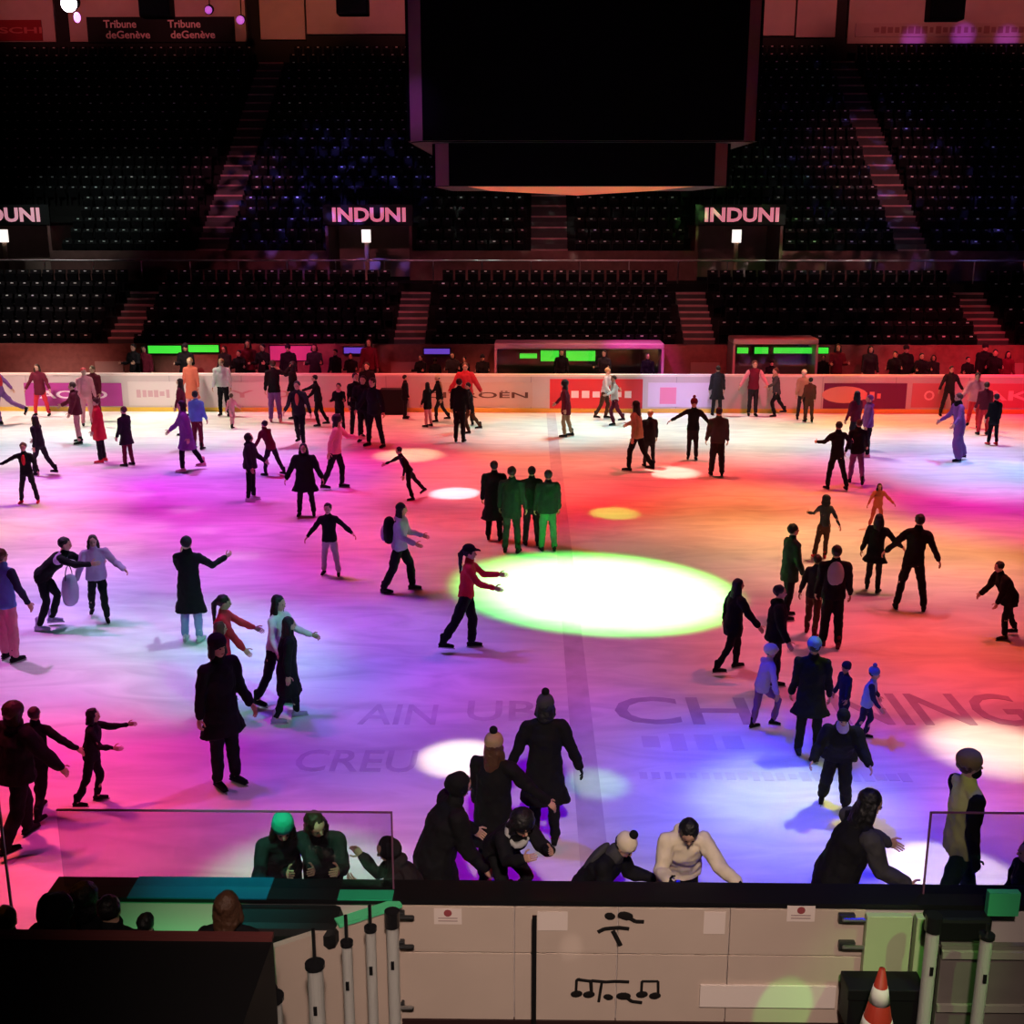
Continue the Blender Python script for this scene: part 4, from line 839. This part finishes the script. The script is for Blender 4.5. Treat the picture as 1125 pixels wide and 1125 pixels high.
p(413, 491, 415, 240, 'wide', 'jacket:black pants:black hair:short:dbrown', 'tall figure in black with feet apart, rightmost of the three tall dark ones', puff=1.1)
p(405, 461, 398, 265, 'stand', 'coat:black pants:black hair:short:dbrown', 'dark person directly behind the trio of tall figures by the red boards')
p(445, 460, 412, 10, 'stand', 'coat:black pants:dark hair:short:black', 'person in black coat facing right beside a black box at the far boards', hem=.5)
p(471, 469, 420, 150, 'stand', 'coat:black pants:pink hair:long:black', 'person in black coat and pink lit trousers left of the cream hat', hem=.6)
p(486, 463, 412, 190, 'step', 'jacket:black back:tan pants:dark hair:short:black hat:beanie:cream', 'person in cream hat by the far boards near the pale lettering')
p(505, 486, 416, 80, 'stand', 'jacket:black pants:black hair:short:black', 'slim upright figure all in black left of the dark car maker lettering', lL=(0, 2, 2), lR=(0, 2, 2))
p(512, 466, 398, 270, 'armsout', 'puffer:red pants:dark hair:short:brown', 'person in bright red jacket behind the slim black figure', aL=(10, 30, 20), aR=(10, 30, 20))
p(521, 475, 420, 200, 'stride', 'coat:dark pants:brown hair:short:black', 'skater in dark coat striding beside the slim black figure', hem=.5, lean=6)
p(624, 480, 418, 170, 'step', 'coat:maroon pants:tan hair:big:black', 'skater in maroon coat gliding left over the bright cream ice', hem=.6, lL=(10, 3, 16), lR=(-6, 3, 10))
p(660, 460, 404, 340, 'glide', 'sweater:white pants:brown hair:short:blond', 'blond skater in white top, left of the white shirted pair')
p(679, 466, 412, 200, 'stride', 'sweater:white pants:maroon hair:short:brown', 'skater in white top with maroon trousers, right of the white shirted pair', lean=6)
p(703, 518, 441, 150, 'step', 'jacket:tan pants:black hair:long:black', 'long haired skater in tan jacket and black leggings right of the centre', aR=(40, 20, 20))
p(713, 513, 451, 100, 'stand', 'coat:dark pants:dark hair:short:blond', 'skater in dark coat close behind the tan jacket', hem=.6)
p(760, 505, 438, 265, 'armsout', 'jacket:black pants:dark hair:short:maroon hat:pom:maroon:maroon', 'child in black jacket and maroon hat with both arms held out', hs=1.08, aL=(5, 40, 10), aR=(5, 60, 10), lL=(2, 2, 4), lR=(-2, 2, 8))
p(787, 523, 448, 90, 'stand', 'jacket:char pants:dark hair:short:black', 'person seen from behind in charcoal jacket and trousers, below the tall figure', bag=1.2, puff=1.08)
p(787, 451, 402, 90, 'stand', 'coat:dark pants:dark hair:short:dbrown', 'tall dark figure at the far boards behind the charcoal jacket', hem=.9)
p(826, 455, 396, 270, 'armsout', 'jacket:maroon sleeve:pink pants:dark hair:short:brown', 'person in maroon vest with pale sleeves by the far boards', aL=(0, 30, 20), aR=(0, 30, 20), lL=(0, 2, 2), lR=(0, 2, 2))
p(856, 455, 404, 190, 'stride', 'jacket:char pants:black hair:short:brown scarf:tan', 'skater in checked dark jacket striding left by the far boards', lean=8)
p(880, 461, 407, 270, 'stand', 'jacket:tan pants:dark hair:short:brown hat:beanie:cream', 'person in cream hat and tan jacket in front of the pink boards')
p(888, 464, 415, 95, 'stand', 'jacket:brown pants:brown hair:short:black', 'person in brown jacket with black hair beside the cream hat', bag=1.1)
p(919, 539, 464, 100, 'stride', 'jacket:black pants:black hair:short:black', 'skater in black, left of the pair arm in arm at the right', lean=2, lL=(8, 8, 10), lR=(-12, 10, 6), aR=(20, 40, 60))
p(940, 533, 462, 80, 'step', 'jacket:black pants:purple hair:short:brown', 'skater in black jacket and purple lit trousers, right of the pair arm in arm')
p(952, 502, 434, 180, 'stand', 'hoodie:purple pants:black hair:short:purple skate:pink', 'person in purple hooded top and black skirt above the arm in arm pair')
p(938, 494, 430, 120, 'stand', 'jacket:maroon pants:dark hair:long:black', 'dark haired person left of the purple hooded top')
p(1055, 506, 432, 190, 'glide', 'jacket:purple pants:purple hair:short:brown scarf:black', 'person in baggy purple patterned trousers on the lilac ice', bag=1.7)
p(1068, 470, 408, 250, 'glide', 'puffer:pink pants:red hair:short:dbrown', 'person in pale pink jacket leaning over by the red far boards', lean=16)
p(1090, 489, 433, 100, 'stand', 'coat:black pants:black hair:short:black skate:red', 'child in black coat by the red far boards at right', hem=.55, hs=1.08)
p(1079, 478, 420, 90, 'stand', 'jacket:maroon pants:red hair:short:dbrown', 'slim child in maroon between the pink jacket and the black coat', hs=1.05)
p(1040, 452, 402, 270, 'wide', 'jacket:dark pants:dark hair:short:black', 'figure in dark clothes leaning by the red boards left of the pink jacket')
# ---- right side
p(900, 614, 545, 90, 'stride', 'sweater:char pants:brown hair:big:black skate:red', 'slender skater with bushy hair crossing the orange ice', slean=0, lL=(0, 12, 5), lR=(0, -2, 3), lean=4, puff=.9)
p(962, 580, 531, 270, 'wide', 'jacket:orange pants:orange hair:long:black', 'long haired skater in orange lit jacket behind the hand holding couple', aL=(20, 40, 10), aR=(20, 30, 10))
p(958, 650, 566, 60, 'step', 'coat:black pants:dark hair:long:black', 'girl in short black dress holding hands with a man in black', hem=.65, aR=(20, 38, 10), lL=(8, 5, 6), lR=(-8, 5, 6))
p(999, 671, 566, 75, 'wide', 'jacket:black pants:black hair:short:black', 'man in black jacket holding hands with the girl in short black dress', aL=(10, 38, 10), aR=(6, 24, 10), slean=-4)
p(863, 680, 576, 15, 'stand', 'coat:dgreen pants:black hair:short:black', 'man in dark green lit coat facing right above the helmeted children', hem=.55, lL=(6, 3, 4), lR=(-4, 3, 6))  # green light put into the coat colour
p(912, 712, 601, 80, 'stand', 'jacket:black back:lgrey pants:black hair:short:black skate:maroon', 'man in black with a pale vest back skating away', bag=1.15, puff=1.1, lL=(2, 3, 4), lR=(-4, 3, 10))
p(890, 700, 612, 60, 'step', 'jacket:dark pants:brown hair:short:dbrown skate:maroon', 'skater in brown trousers hidden behind the pale vest back', lL=(10, 5, 4), lR=(-22, 5, 2))
p(1108, 700, 617, 185, 'glide', 'coat:black pants:black hair:short:black', 'person in black coat leaning left at the right edge of the rink', lean=28, hem=.5, puff=1.2, lL=(14, 6, 14), lR=(-16, 6, 6), aR=(20, 10, 20), aL=(10, 10, 20))
p(798, 738, 637, 15, 'step', 'coat:black pants:black hair:long:black', 'woman in black coat with long hair at the right rim of the green spotlight', hem=.55, aR=(25, 25, 10), lean=6, puff=1.1)
p(843, 757, 643, 350, 'stand', 'puffer:black pants:black hair:short:black', 'man in black padded jacket holding hands with the long haired woman', aR=(10, 30, 20), lL=(4, 3, 4), lR=(-8, 4, 12), bag=1.15)
p(838, 802, 710, 20, 'kick', 'jacket:lilac pants:purple hair:short:brown hat:helmet:cream', 'child in cream helmet and patterned lilac suit lifting one leg', hs=1.15, lean=14, lL=(-2, 4, 6), lR=(48, 6, 62))
p(887, 833, 704, 80, 'stand', 'coat:black pants:black hair:short:black hat:beanie:blue skate:navy', 'person in black coat and bright blue beanie seen from behind', hem=.7, puff=1.02, lL=(4, 3, 3), lR=(-6, 4, 5))
p(943, 812, 733, 340, 'glide', 'jacket:sky sleeve:navy pants:navy hair:short:black hat:pom:blue:blue', 'child in white and blue jacket with blue bobble hat', hs=1.15, aL=(12, 26, 10), lean=10)
p(926, 800, 728, 200, 'stand', 'jacket:navy pants:navy hair:short:black hat:beanie:navy', 'child in dark patterned cap beside the blue bobble hat', hs=1.15)
p(915, 885, 772, 260, 'glide', 'puffer:black pants:black hair:short:black hat:beanie:black scarf:lilac', 'skater in black with lilac scarf crouching beside the blue hatted children', lean=24, puff=1.25, bag=1.4, lL=(14, 5, 24), lR=(-6, 8, 12))
# ---- spectators in front of the near boards (bottom left)
def near_spec(px, top, Y, face, fit, lab, **k):
    p(px, 0, top, face, 'stand', fit, lab, Y=Y if Y < 7.9 else 7.3, noskate='shoe', **k)
near_spec(5, 997, 7.95, 90, 'jacket:black pants:black hair:short:black', 'dark head and shoulders at the left edge behind the red rimmed ledge')
near_spec(62, 982, 7.0, 60, 'puffer:black pants:black hair:short:black hood:up', 'hooded dark spectator leaning at the left end of the near boards', lean=12)
near_spec(92, 972, 7.72, 90, 'jacket:black pants:black hair:big:black', 'black silhouette of a spectator beside the left end of the board cap')
near_spec(119, 985, 7.08, 90, 'jacket:black pants:black hair:short:black', 'small round headed silhouette before the green lit board face', hs=.85)
near_spec(160, 1004, 7.6, 80, 'jacket:navy pants:navy hair:short:black', 'low dark spectator with violet tinted jacket before the green lit board face', hs=.9)
near_spec(249, 981, 7.95, 85, 'jacket:black pants:black hair:bob:brown', 'spectator with brown rimmed hair before the green lit boards beside the padded cover')
# ---- spectators behind the far boards
FIT = ['jacket:black pants:black hair:short:black', 'coat:dark pants:black hair:bob:dbrown', 'puffer:black pants:black hair:short:black hat:beanie:dark', 'jacket:maroon pants:dark hair:long:black']
specs = [(146, 378, 0, 'just right of the lowest left stairs, first of two'), (158, 380, 3, 'just right of the lowest left stairs, second of two'), (203, 378, 2, 'between the two left green light bars'), (246, 380, 1, 'at the right end of the left green light bars'),
 (262, 385, 0, 'behind the white shirted skater'), (272, 374, 3, 'behind the red boards, left of the magenta panel'), (288, 378, 0, 'at the left edge of the magenta lit panel'), (316, 379, 2, 'in front of the magenta lit panel'), (345, 378, 1, 'at the right edge of the magenta lit panel'),
 (368, 384, 0, 'left of the violet light bar'), (385, 388, 0, 'under the violet light bar'), (405, 372, 3, 'right of the violet light bar'), (462, 390, 0, 'left of the second violet light bar'), (478, 394, 2, 'under the second violet light bar'), (497, 387, 1, 'at the right end of the second violet light bar'), (510, 392, 0, 'above the red jacketed skater'), (530, 390, 2, 'left of the pink bench shelter'),
 (617, 384, 0, 'inside the bench shelter between two green lamps'), (664, 385, 1, 'inside the bench shelter right of the green lamps'), (712, 388, 0, 'at the right end of the pink bench shelter'), (848, 396, 2, 'under the pale bench roof'),
 (905, 390, 0, 'just right of the pale bench roof'), (921, 378, 3, 'above the dark purple advert'), (957, 380, 1, 'above the right end of the dark purple advert'), (984, 386, 0, 'in the red lit bench nearest the advert'), (996, 380, 2, 'above the round advert emblem'), (1013, 388, 0, 'in the red lit bench, leaning beside the dark skater'), (1026, 390, 1, 'in the red lit bench, right of the leaning one'),
 (1064, 392, 0, 'in the red lit bench behind the pink jacket'), (1083, 378, 2, 'in the red lit bench, tallest at right'), (1094, 384, 0, 'in the red lit bench, right of the tallest'), (1108, 386, 3, 'in the red lit bench, last before the right edge')]
words = ['spectator in black jacket', 'spectator in dark coat', 'spectator in black jacket and dark beanie', 'spectator in maroon jacket']
for k, (px, top, ft, where) in enumerate(specs):
    p(px, 0, top, 270 if k % 3 else 250, 'stand' if k % 2 else 'chat', FIT[ft], words[ft]+' standing '+where if not where.startswith('in front') else words[ft]+' '+where, Y=39.1+.35*(k % 2), z0=.25, noskate='shoe')
m = MB(); q = WZ(432, 462); m.span((-.42, -.18, 0), (.42, .18, .85)); o = obj('black_box', m, M_blk, bevel=.03); o.location = (WY(432, 440, 37.6).x, 37.7, 0); tag(o, 'black box standing on the ice against the far boards', 'box')
# glove-held item and phone at the boards
finish_people()

# ================================================================== LIGHTS
def spot(src, tgt, rad, kw, col, blend=1.0, name='spot_lamp', soft=.12):
    d = Vector(tgt)-Vector(src); l = bpy.data.lights.new(name, 'SPOT'); l.energy = kw*1000; l.color = col; l.spot_size = 2*math.atan(rad/d.length); l.spot_blend = blend; l.shadow_soft_size = soft
    o = bpy.data.objects.new(name, l); COL.objects.link(o); o.location = src; o.rotation_euler = d.to_track_quat('-Z', 'Y').to_euler(); return o
WASH = """-8.55,11.6,14.0,-4.55,8.6,2.76,2.35,1.0,0.243,0.0
6.07,11.6,14.0,2.07,8.6,2.76,0.65,0.0,0.0,1.0
0.27,11.6,14.0,4.27,8.6,2.76,0.34,0.0,0.0,1.0
-1.36,13.2,14.0,-5.36,10.2,2.6,2.77,1.0,0.03,0.3
-7.28,13.2,14.0,-3.28,10.2,2.6,4.23,1.0,0.072,0.347
2.8,13.2,14.0,-1.2,10.2,2.6,1.92,1.0,0.0,0.0
-3.12,13.2,14.0,0.88,10.2,2.6,1.87,0.0,0.0,1.0
6.96,13.2,14.0,2.96,10.2,2.6,2.36,0.0,0.0,1.0
1.04,13.2,14.0,5.04,10.2,2.6,0.94,0.0,0.0,1.0
-10.08,15.0,14.0,-6.08,12.0,2.94,7.85,1.0,0.08,0.125
0.28,15.0,14.0,-3.72,12.0,2.94,1.43,0.969,0.158,1.0
-5.37,15.0,14.0,-1.37,12.0,2.94,2.67,0.0,0.0,1.0
4.98,15.0,14.0,0.98,12.0,2.94,1.13,0.0,0.0,1.0
-0.66,15.0,14.0,3.34,12.0,2.94,9.6,0.0,0.0,1.0
9.69,15.0,14.0,5.69,12.0,2.94,1.96,1.0,0.265,0.259
-3.06,17.0,14.0,-7.06,14.0,2.85,2.99,1.0,0.0,0.591
-8.78,17.0,14.0,-4.78,14.0,2.85,2.66,1.0,0.0,0.818
1.5,17.0,14.0,-2.5,14.0,2.85,1.27,0.0,0.0,1.0
-4.22,17.0,14.0,-0.22,14.0,2.85,1.94,1.0,0.0,0.867
6.05,17.0,14.0,2.05,14.0,2.85,0.67,0.0,0.0,1.0
0.33,17.0,14.0,4.33,14.0,2.85,0.71,0.586,0.477,1.0
10.61,17.0,14.0,6.61,14.0,2.85,3.43,1.0,0.035,0.188
-12.03,19.4,14.0,-8.03,16.4,3.24,5.55,1.0,0.255,0.973
-1.44,19.4,14.0,-5.44,16.4,3.24,4.23,0.621,0.856,1.0
-6.85,19.4,14.0,-2.85,16.4,3.24,7.07,0.296,0.124,1.0
3.74,19.4,14.0,-0.26,16.4,3.24,1.81,0.96,0.15,1.0
-1.67,19.4,14.0,2.33,16.4,3.24,2.3,1.0,0.257,0.458
8.92,19.4,14.0,4.92,16.4,3.24,6.05,1.0,0.091,0.118
3.51,19.4,14.0,7.51,16.4,3.24,4.1,1.0,0.102,0.0
-5.27,22.0,14.0,-9.27,19.0,3.2,4.82,0.61,0.351,1.0
-10.71,22.0,14.0,-6.71,19.0,3.2,4.81,0.415,0.412,1.0
-8.15,22.0,14.0,-4.15,19.0,3.2,3.52,0.97,0.013,1.0
-5.58,22.0,14.0,-1.58,19.0,3.2,0.79,1.0,0.863,0.844
7.54,22.0,14.0,3.54,19.0,3.2,1.93,1.0,0.278,0.423
10.1,22.0,14.0,6.1,19.0,3.2,3.11,1.0,0.094,0.175
4.66,22.0,14.0,8.66,19.0,3.2,3.97,1.0,0.255,0.331
-14.51,25.0,14.0,-10.51,22.0,3.63,8.11,1.0,0.472,0.682
-3.61,25.0,14.0,-7.61,22.0,3.63,4.86,1.0,0.165,0.948
-8.71,25.0,14.0,-4.71,22.0,3.63,3.95,1.0,0.117,0.922
-5.8,25.0,14.0,-1.8,22.0,3.63,5.01,1.0,0.112,0.06
-8.9,25.0,14.0,1.1,22.0,3.63,1.46,0.49,0.548,1.0
8.0,25.0,14.0,4.0,22.0,3.63,4.76,1.0,0.462,0.173
10.9,25.0,14.0,6.9,22.0,3.63,6.61,1.0,0.474,0.259
13.81,25.0,14.0,9.81,22.0,3.63,5.75,1.0,0.216,0.0
-8.02,28.2,14.0,-12.02,25.2,3.63,5.54,1.0,0.66,0.34
-13.11,28.2,14.0,-9.11,25.2,3.63,5.01,1.0,0.0,0.669
-2.21,28.2,14.0,-6.21,25.2,3.63,3.48,1.0,0.082,0.878
-7.31,28.2,14.0,-3.31,25.2,3.63,4.31,1.0,0.16,0.374
12.6,28.2,14.0,-0.4,25.2,3.63,8.17,1.0,0.0,0.0
-10.5,28.2,14.0,2.5,25.2,3.63,9.01,1.0,0.0,0.038
9.4,28.2,14.0,5.4,25.2,3.63,6.58,1.0,0.347,0.088
4.31,28.2,14.0,8.31,25.2,3.63,3.54,1.0,0.106,0.142
15.21,28.2,14.0,11.21,25.2,3.63,6.57,1.0,0.0,0.599
-17.45,31.6,14.0,-13.45,28.6,4.06,8.0,1.0,0.7,0.76
-6.2,31.6,14.0,-10.2,28.6,4.06,4.31,1.0,0.0,0.617
-10.95,31.6,14.0,-6.95,28.6,4.06,7.99,0.543,0.174,1.0
0.3,31.6,14.0,-3.7,28.6,4.06,5.82,1.0,0.0,0.185
-4.46,31.6,14.0,-0.46,28.6,4.06,7.92,1.0,0.229,0.147
6.79,31.6,14.0,2.79,28.6,4.06,6.7,1.0,0.032,0.057
2.04,31.6,14.0,6.04,28.6,4.06,7.36,1.0,0.099,0.066
13.28,31.6,14.0,9.28,28.6,4.06,4.03,1.0,0.0,0.44
8.53,31.6,14.0,12.53,28.6,4.06,4.85,0.898,0.488,1.0
-11.14,35.2,14.0,-15.14,32.2,4.06,5.78,0.56,0.883,1.0
-15.89,35.2,14.0,-11.89,32.2,4.06,4.58,1.0,0.234,0.622
-4.64,35.2,14.0,-8.64,32.2,4.06,6.76,0.781,0.582,1.0
-9.39,35.2,14.0,-5.39,32.2,4.06,4.7,1.0,0.05,0.262
1.86,35.2,14.0,-2.14,32.2,4.06,4.32,1.0,0.0,0.0
-2.89,35.2,14.0,1.11,32.2,4.06,4.51,1.0,0.328,0.186
8.36,35.2,14.0,4.36,32.2,4.06,3.67,1.0,0.61,0.404
3.61,35.2,14.0,7.61,32.2,4.06,5.09,1.0,0.72,0.747
14.86,35.2,14.0,10.86,32.2,4.06,5.74,0.575,0.266,1.0
10.11,35.2,14.0,14.11,32.2,4.06,5.54,0.749,0.837,1.0
-20.84,39.2,14.0,-16.84,36.2,4.52,6.84,1.0,0.357,0.229
-9.23,39.2,14.0,-13.23,36.2,4.52,3.75,1.0,0.642,0.633
-13.61,39.2,14.0,-9.61,36.2,4.52,6.71,1.0,0.354,0.473
-2.0,39.2,14.0,-6.0,36.2,4.52,5.37,1.0,0.042,0.081
-6.39,39.2,14.0,-2.39,36.2,4.52,6.27,1.0,0.335,0.215
5.23,39.2,14.0,1.23,36.2,4.52,6.75,1.0,0.771,0.347
0.84,39.2,14.0,4.84,36.2,4.52,6.18,0.917,1.0,0.92
12.46,39.2,14.0,8.46,36.2,4.52,5.94,1.0,0.017,0.0
8.07,39.2,14.0,12.07,36.2,4.52,8.26,1.0,0.455,0.162
19.68,39.2,14.0,15.68,36.2,4.52,9.09,1.0,0.041,0.122
14.34,-1.11,14.0,2.34,12.39,1.6,1.49,0.597,1.0,0.505
15.79,-0.86,14.0,3.79,12.64,1.5,3.76,0.0,0.32,1.0
8.04,14.72,14.0,3.04,11.72,1.5,2.87,0.8,1.0,0.0
7.84,15.22,14.0,2.84,12.22,1.1,4.4,0.773,1.0,0.026
8.48,14.47,14.0,3.48,11.47,1.0,1.23,1.0,0.22,0.07
5.94,14.43,14.0,0.94,11.43,1.1,0.32,0.0,0.0,1.0
-6.31,14.49,14.0,-1.31,11.49,1.4,1.18,0.445,0.0,1.0
-10.47,14.04,14.0,-5.47,11.04,1.6,1.47,1.0,0.0,0.0
10.31,14.59,14.0,5.31,11.59,1.2,4.55,1.0,0.168,0.0
6.51,15.6,14.0,1.51,12.6,1.1,0.37,0.0,0.0,1.0
6.4,16.85,14.0,1.4,13.85,1.6,2.07,0.0,0.0,1.0
7.22,2.61,14.0,-4.78,16.11,2.2,5.06,0.235,1.0,0.573
8.61,1.77,14.0,-3.39,15.27,1.9,2.93,0.287,1.0,0.908
5.97,3.95,14.0,-6.03,17.45,2.0,1.15,0.0,0.932,1.0
16.21,31.85,14.0,11.21,28.85,3.0,6.68,0.0,0.737,1.0
-16.79,29.71,14.0,-11.79,26.71,3.5,5.43,0.484,0.0,1.0
-19.7,38.04,14.0,-14.7,35.04,5.0,5.3,0.983,1.0,0.841
-15.76,38.11,14.0,-10.76,35.11,4.5,5.84,0.238,1.0,0.443
8.3,38.33,14.0,3.3,35.33,4.5,2.71,0.364,0.605,1.0
12.36,37.64,14.0,7.36,34.64,4.5,4.35,0.502,1.0,0.499
14.92,36.95,14.0,9.92,33.95,4.0,2.49,0.173,1.0,0.532
5.2,37.52,14.0,0.2,34.52,3.5,5.71,0.0,0.903,1.0"""
for ln in WASH.split('\n'):
    v = [float(a) for a in ln.split(',')]
    if v[6] < .05: continue
    spot(v[0:3], (v[3], v[4], 0), v[5], v[6], v[7:10], 1.0, 'wash_lamp')
def pool(px, py, rad, kw, col, blend, src=None, soft=.08):
    g = WZ(px, py); s = Vector(src) if src else g+Vector((3 if g.x < 0 else -3, 4, 14)); s.z = 14
    spot(s, g, rad, kw, col, blend, 'pool_lamp', soft)
pool(665, 650, 2.36, 46, (.12, 1, .12), .4, (9, 15, 14))
pool(665, 650, 2.15, 26, (1, .5, .9), .8, (9, 15, 14))
pool(505, 833, .56, 14, (1, .8, .5), .6)
pool(655, 861, .44, 4.5, (.35, 1, .25), .8)
pool(1090, 822, .95, 14, (1, .75, .5), .9)
pool(1045, 965, .72, 14, (1, .8, .6), .35)
pool(675, 564, .62, 7, (.35, 1, .1), .7)
pool(738, 519, .8, 12, (1, .85, .6), .7)
pool(500, 542, .65, 12, (1, .85, .9), .5)
pool(450, 500, 1.1, 9, (1, .85, .4), .9)
pool(915, 690, .8, 6, (1, .2, .25), .9)
pool(330, 985, 1.3, 12, (.15, 1, .4), .9, (-2.5, 3, 14))
for px, py in [(155, 543), (168, 579), (100, 522), (225, 582), (272, 610), (245, 612), (135, 602), (345, 612), (205, 560), (1110, 508), (480, 690)]: pool(px, py, .45, 1.6, (.9, .6, .8), .9)
# stands, facade
for k in range(-4, 6):
    c_ = (1, .25, .12) if k in (-2,) else (1, .2, .2)
    spot((k*6.2+1, 40, 18.5), (k*6.2, 64, 17.6), 4.6, 5.5, c_, .9, 'facade_lamp', .5)
def beam_flecks(o, thr, sc, seed):
    """noise breaks the beam into flecks, added for scattered glints on the seats"""
    l = o.data; l.use_nodes = True; nt = l.node_tree; em = nt.nodes['Emission']
    tc = nt.nodes.new('ShaderNodeTexCoord'); mp = nt.nodes.new('ShaderNodeMapping'); mp.inputs['Location'].default_value = (seed, seed*2.3, 0)
    nz = nt.nodes.new('ShaderNodeTexNoise'); nz.inputs['Scale'].default_value = sc; nz.inputs['Detail'].default_value = 1
    r = nt.nodes.new('ShaderNodeMapRange'); r.inputs[1].default_value = thr; r.inputs[2].default_value = thr+.08; r.inputs[3].default_value = .012; r.inputs[4].default_value = 1
    nt.links.new(tc.outputs['Normal'], mp.inputs[0]); nt.links.new(mp.outputs[0], nz.inputs['Vector']); nt.links.new(nz.outputs['Fac'], r.inputs[0]); nt.links.new(r.outputs[0], em.inputs['Strength'])
def stand(src, tgt, rad, kw, col, thr=None, sc=40, seed=1.0):
    o = spot(src, tgt, rad, kw, col, 1, 'stand_lamp', .15)
    if thr: beam_flecks(o, thr, sc, seed)
stand((-15, 33, 15), (-13, 53, 7), 3.2, 9.0, (1, .25, .42), .42, 30)
stand((17, 33, 15), (15.6, 54, 8), 4.2, 7.0, (1, .25, .25))
stand((1, 32, 6.5), (.8, 48.8, 5.5), 1.6, .9, (1, .25, .38))
stand((-9, 33, 13.5), (-8.8, 50.5, 7.0), 5, 45, (.2, .15, 1), .6, 45, 2)
stand((-2, 33, 13.5), (0, 49.5, 6), 7, 20, (.7, .8, .7), .66, 45, 3)
stand((10, 33, 13.5), (9, 49.8, 6.6), 5, 34, (.3, .9, .2), .66, 45, 4)
stand((20, 33, 13.5), (17, 51, 7.5), 7, 45, (.25, .2, 1), .67, 50, 5)
stand((14, 33, 13.5), (12, 49, 6), 6, 22, (.9, .9, .9), .67, 60, 6)
stand((-18, 33, 13.5), (-18.5, 50.5, 6.2), 4.2, 3.5, (.8, .95, .85))
stand((-20, 33, 13.5), (-19, 43.5, 3), 4, 4.5, (1, .85, .8))
stand((-8, 31, 12), (-8, 43.5, 3), 7, 3.2, (1, .25, .38), .42, 40, 7)
stand((3, 31, 12), (2, 43.5, 3), 7, 3.2, (1, .3, .3))
stand((13, 31, 12), (12, 43.5, 3), 7, 3.0, (1, .35, .38), .46, 40, 8)
for x, kk in [(-14.9, 1.0), (-4.4, .9), (6.1, .9), (16.6, .5)]: stand((x*.8, 34, 9), (x, 43, 2.6), 1.5, kk, (1, .2, .22))
for px, py, k_ in [(1003, 43, 1), (1058, 39, 1.2), (1106, 42, 1)]:
    t_ = WY(px, py, 63.9); spot((t_.x-2, 45, 18), t_, .75, 7*k_, (.6, .1, 1), 1, 'violet_lamp', .1)
t_ = WY(452, 112, 20.1); spot((t_.x-5, 14, 13), t_, .5, 1.2, (.4, .1, 1), 1, 'violet_lamp', .1)
# bench zone
spot((14, 34, 7), (15, 40.6, 1.5), 3.6, 2.2, (1, .06, .12), .8, 'bench_lamp', .2)
spot((-17, 34, 7), (-17, 40.6, 1.5), 3.5, .8, (1, .25, .2), .9, 'bench_lamp', .2)
spot((-10.5, 36, 5), (-10.8, 40.5, 1.25), 1.8, .5, (1, .04, .1), .8, 'bench_lamp', .1)
spot((-7.5, 36, 5), (-8, 40.5, 1.4), 1.8, .5, (1, .03, .35), .8, 'bench_lamp', .1)
spot((6.5, 34, 6), (6.2, 40.5, 1.3), 2.6, .5, (1, .1, .12), .8, 'bench_lamp', .1)
spot((3.0, 36, 5.5), (3.6, 39.6, 2.0), 1.4, .9, (1, .05, .75), .8, 'bench_lamp', .1)
# front washes on the far boards
for x, rr, kw, c in [(-16.5, 3, 7, (1, .72, .66)), (-12, 2.6, 7, (1, .75, .66)), (-8.3, 2.2, 3.6, (1, .1, .2)), (-5, 2.4, 3.6, (1, .07, .09)), (-1.8, 2.4, 4.6, (1, .22, .14)), (1.6, 2.2, 4.6, (1, .25, .2)), (4.9, 1.8, 4.5, (.9, .5, 1)), (8.2, 2.6, 4, (1, .1, .2)), (12, 2.6, 4, (1, .04, .1)), (16, 3, 4, (1, .02, .08)), (19, 3, 4, (1, .02, .08))]:
    spot((x, 31, 8), (x, 38.1, .9), rr*.9, kw*(.6 if x < -10 else .95), c, .9, 'board_lamp', .3)
# near side spots and fill light on the boards
spot((0.5, -2, 11), (.6, 8.1, .5), 4.6, 6.0, (1, .74, .61), 1, 'near_warm_spot', .4)
spot((6.0, 2, 10), (2.9, 8.0, .5), .9, 1.6, (.35, 1, .2), 1, 'green_spot', .1)
al = bpy.data.lights.new('green_fill', 'AREA'); al.shape = 'RECTANGLE'; al.size = 1.8; al.size_y = .05; al.energy = 5; al.color = (.05, 1, .25)  # added unseen light, throws green onto the near board face
ao = bpy.data.objects.new('green_fill', al); COL.objects.link(ao); ao.location = (-2.6, 7.72, .5); ao.rotation_euler = (PI/2+.35, 0, 0)
spot((-4.5, 11, 9), (-2.4, 8.3, 1.2), .9, 1.5, (.02, .8, .7), 1, 'teal_lamp', .1)

g_ = WY(862, 1110, 8.05); spot((3.5, 3, 6), g_, .24, 1.0, (.1, 1, .12), .3, 'green_spot', .02)  # added narrow spot standing in for a green reflection on the sheet
g_ = WY(628, 1040, 8.05); spot((1, 1, 7), g_, .12, .6, (1, .8, .7), 1, 'near_warm_spot', .02)  # added small spot, makes the highlight on the board
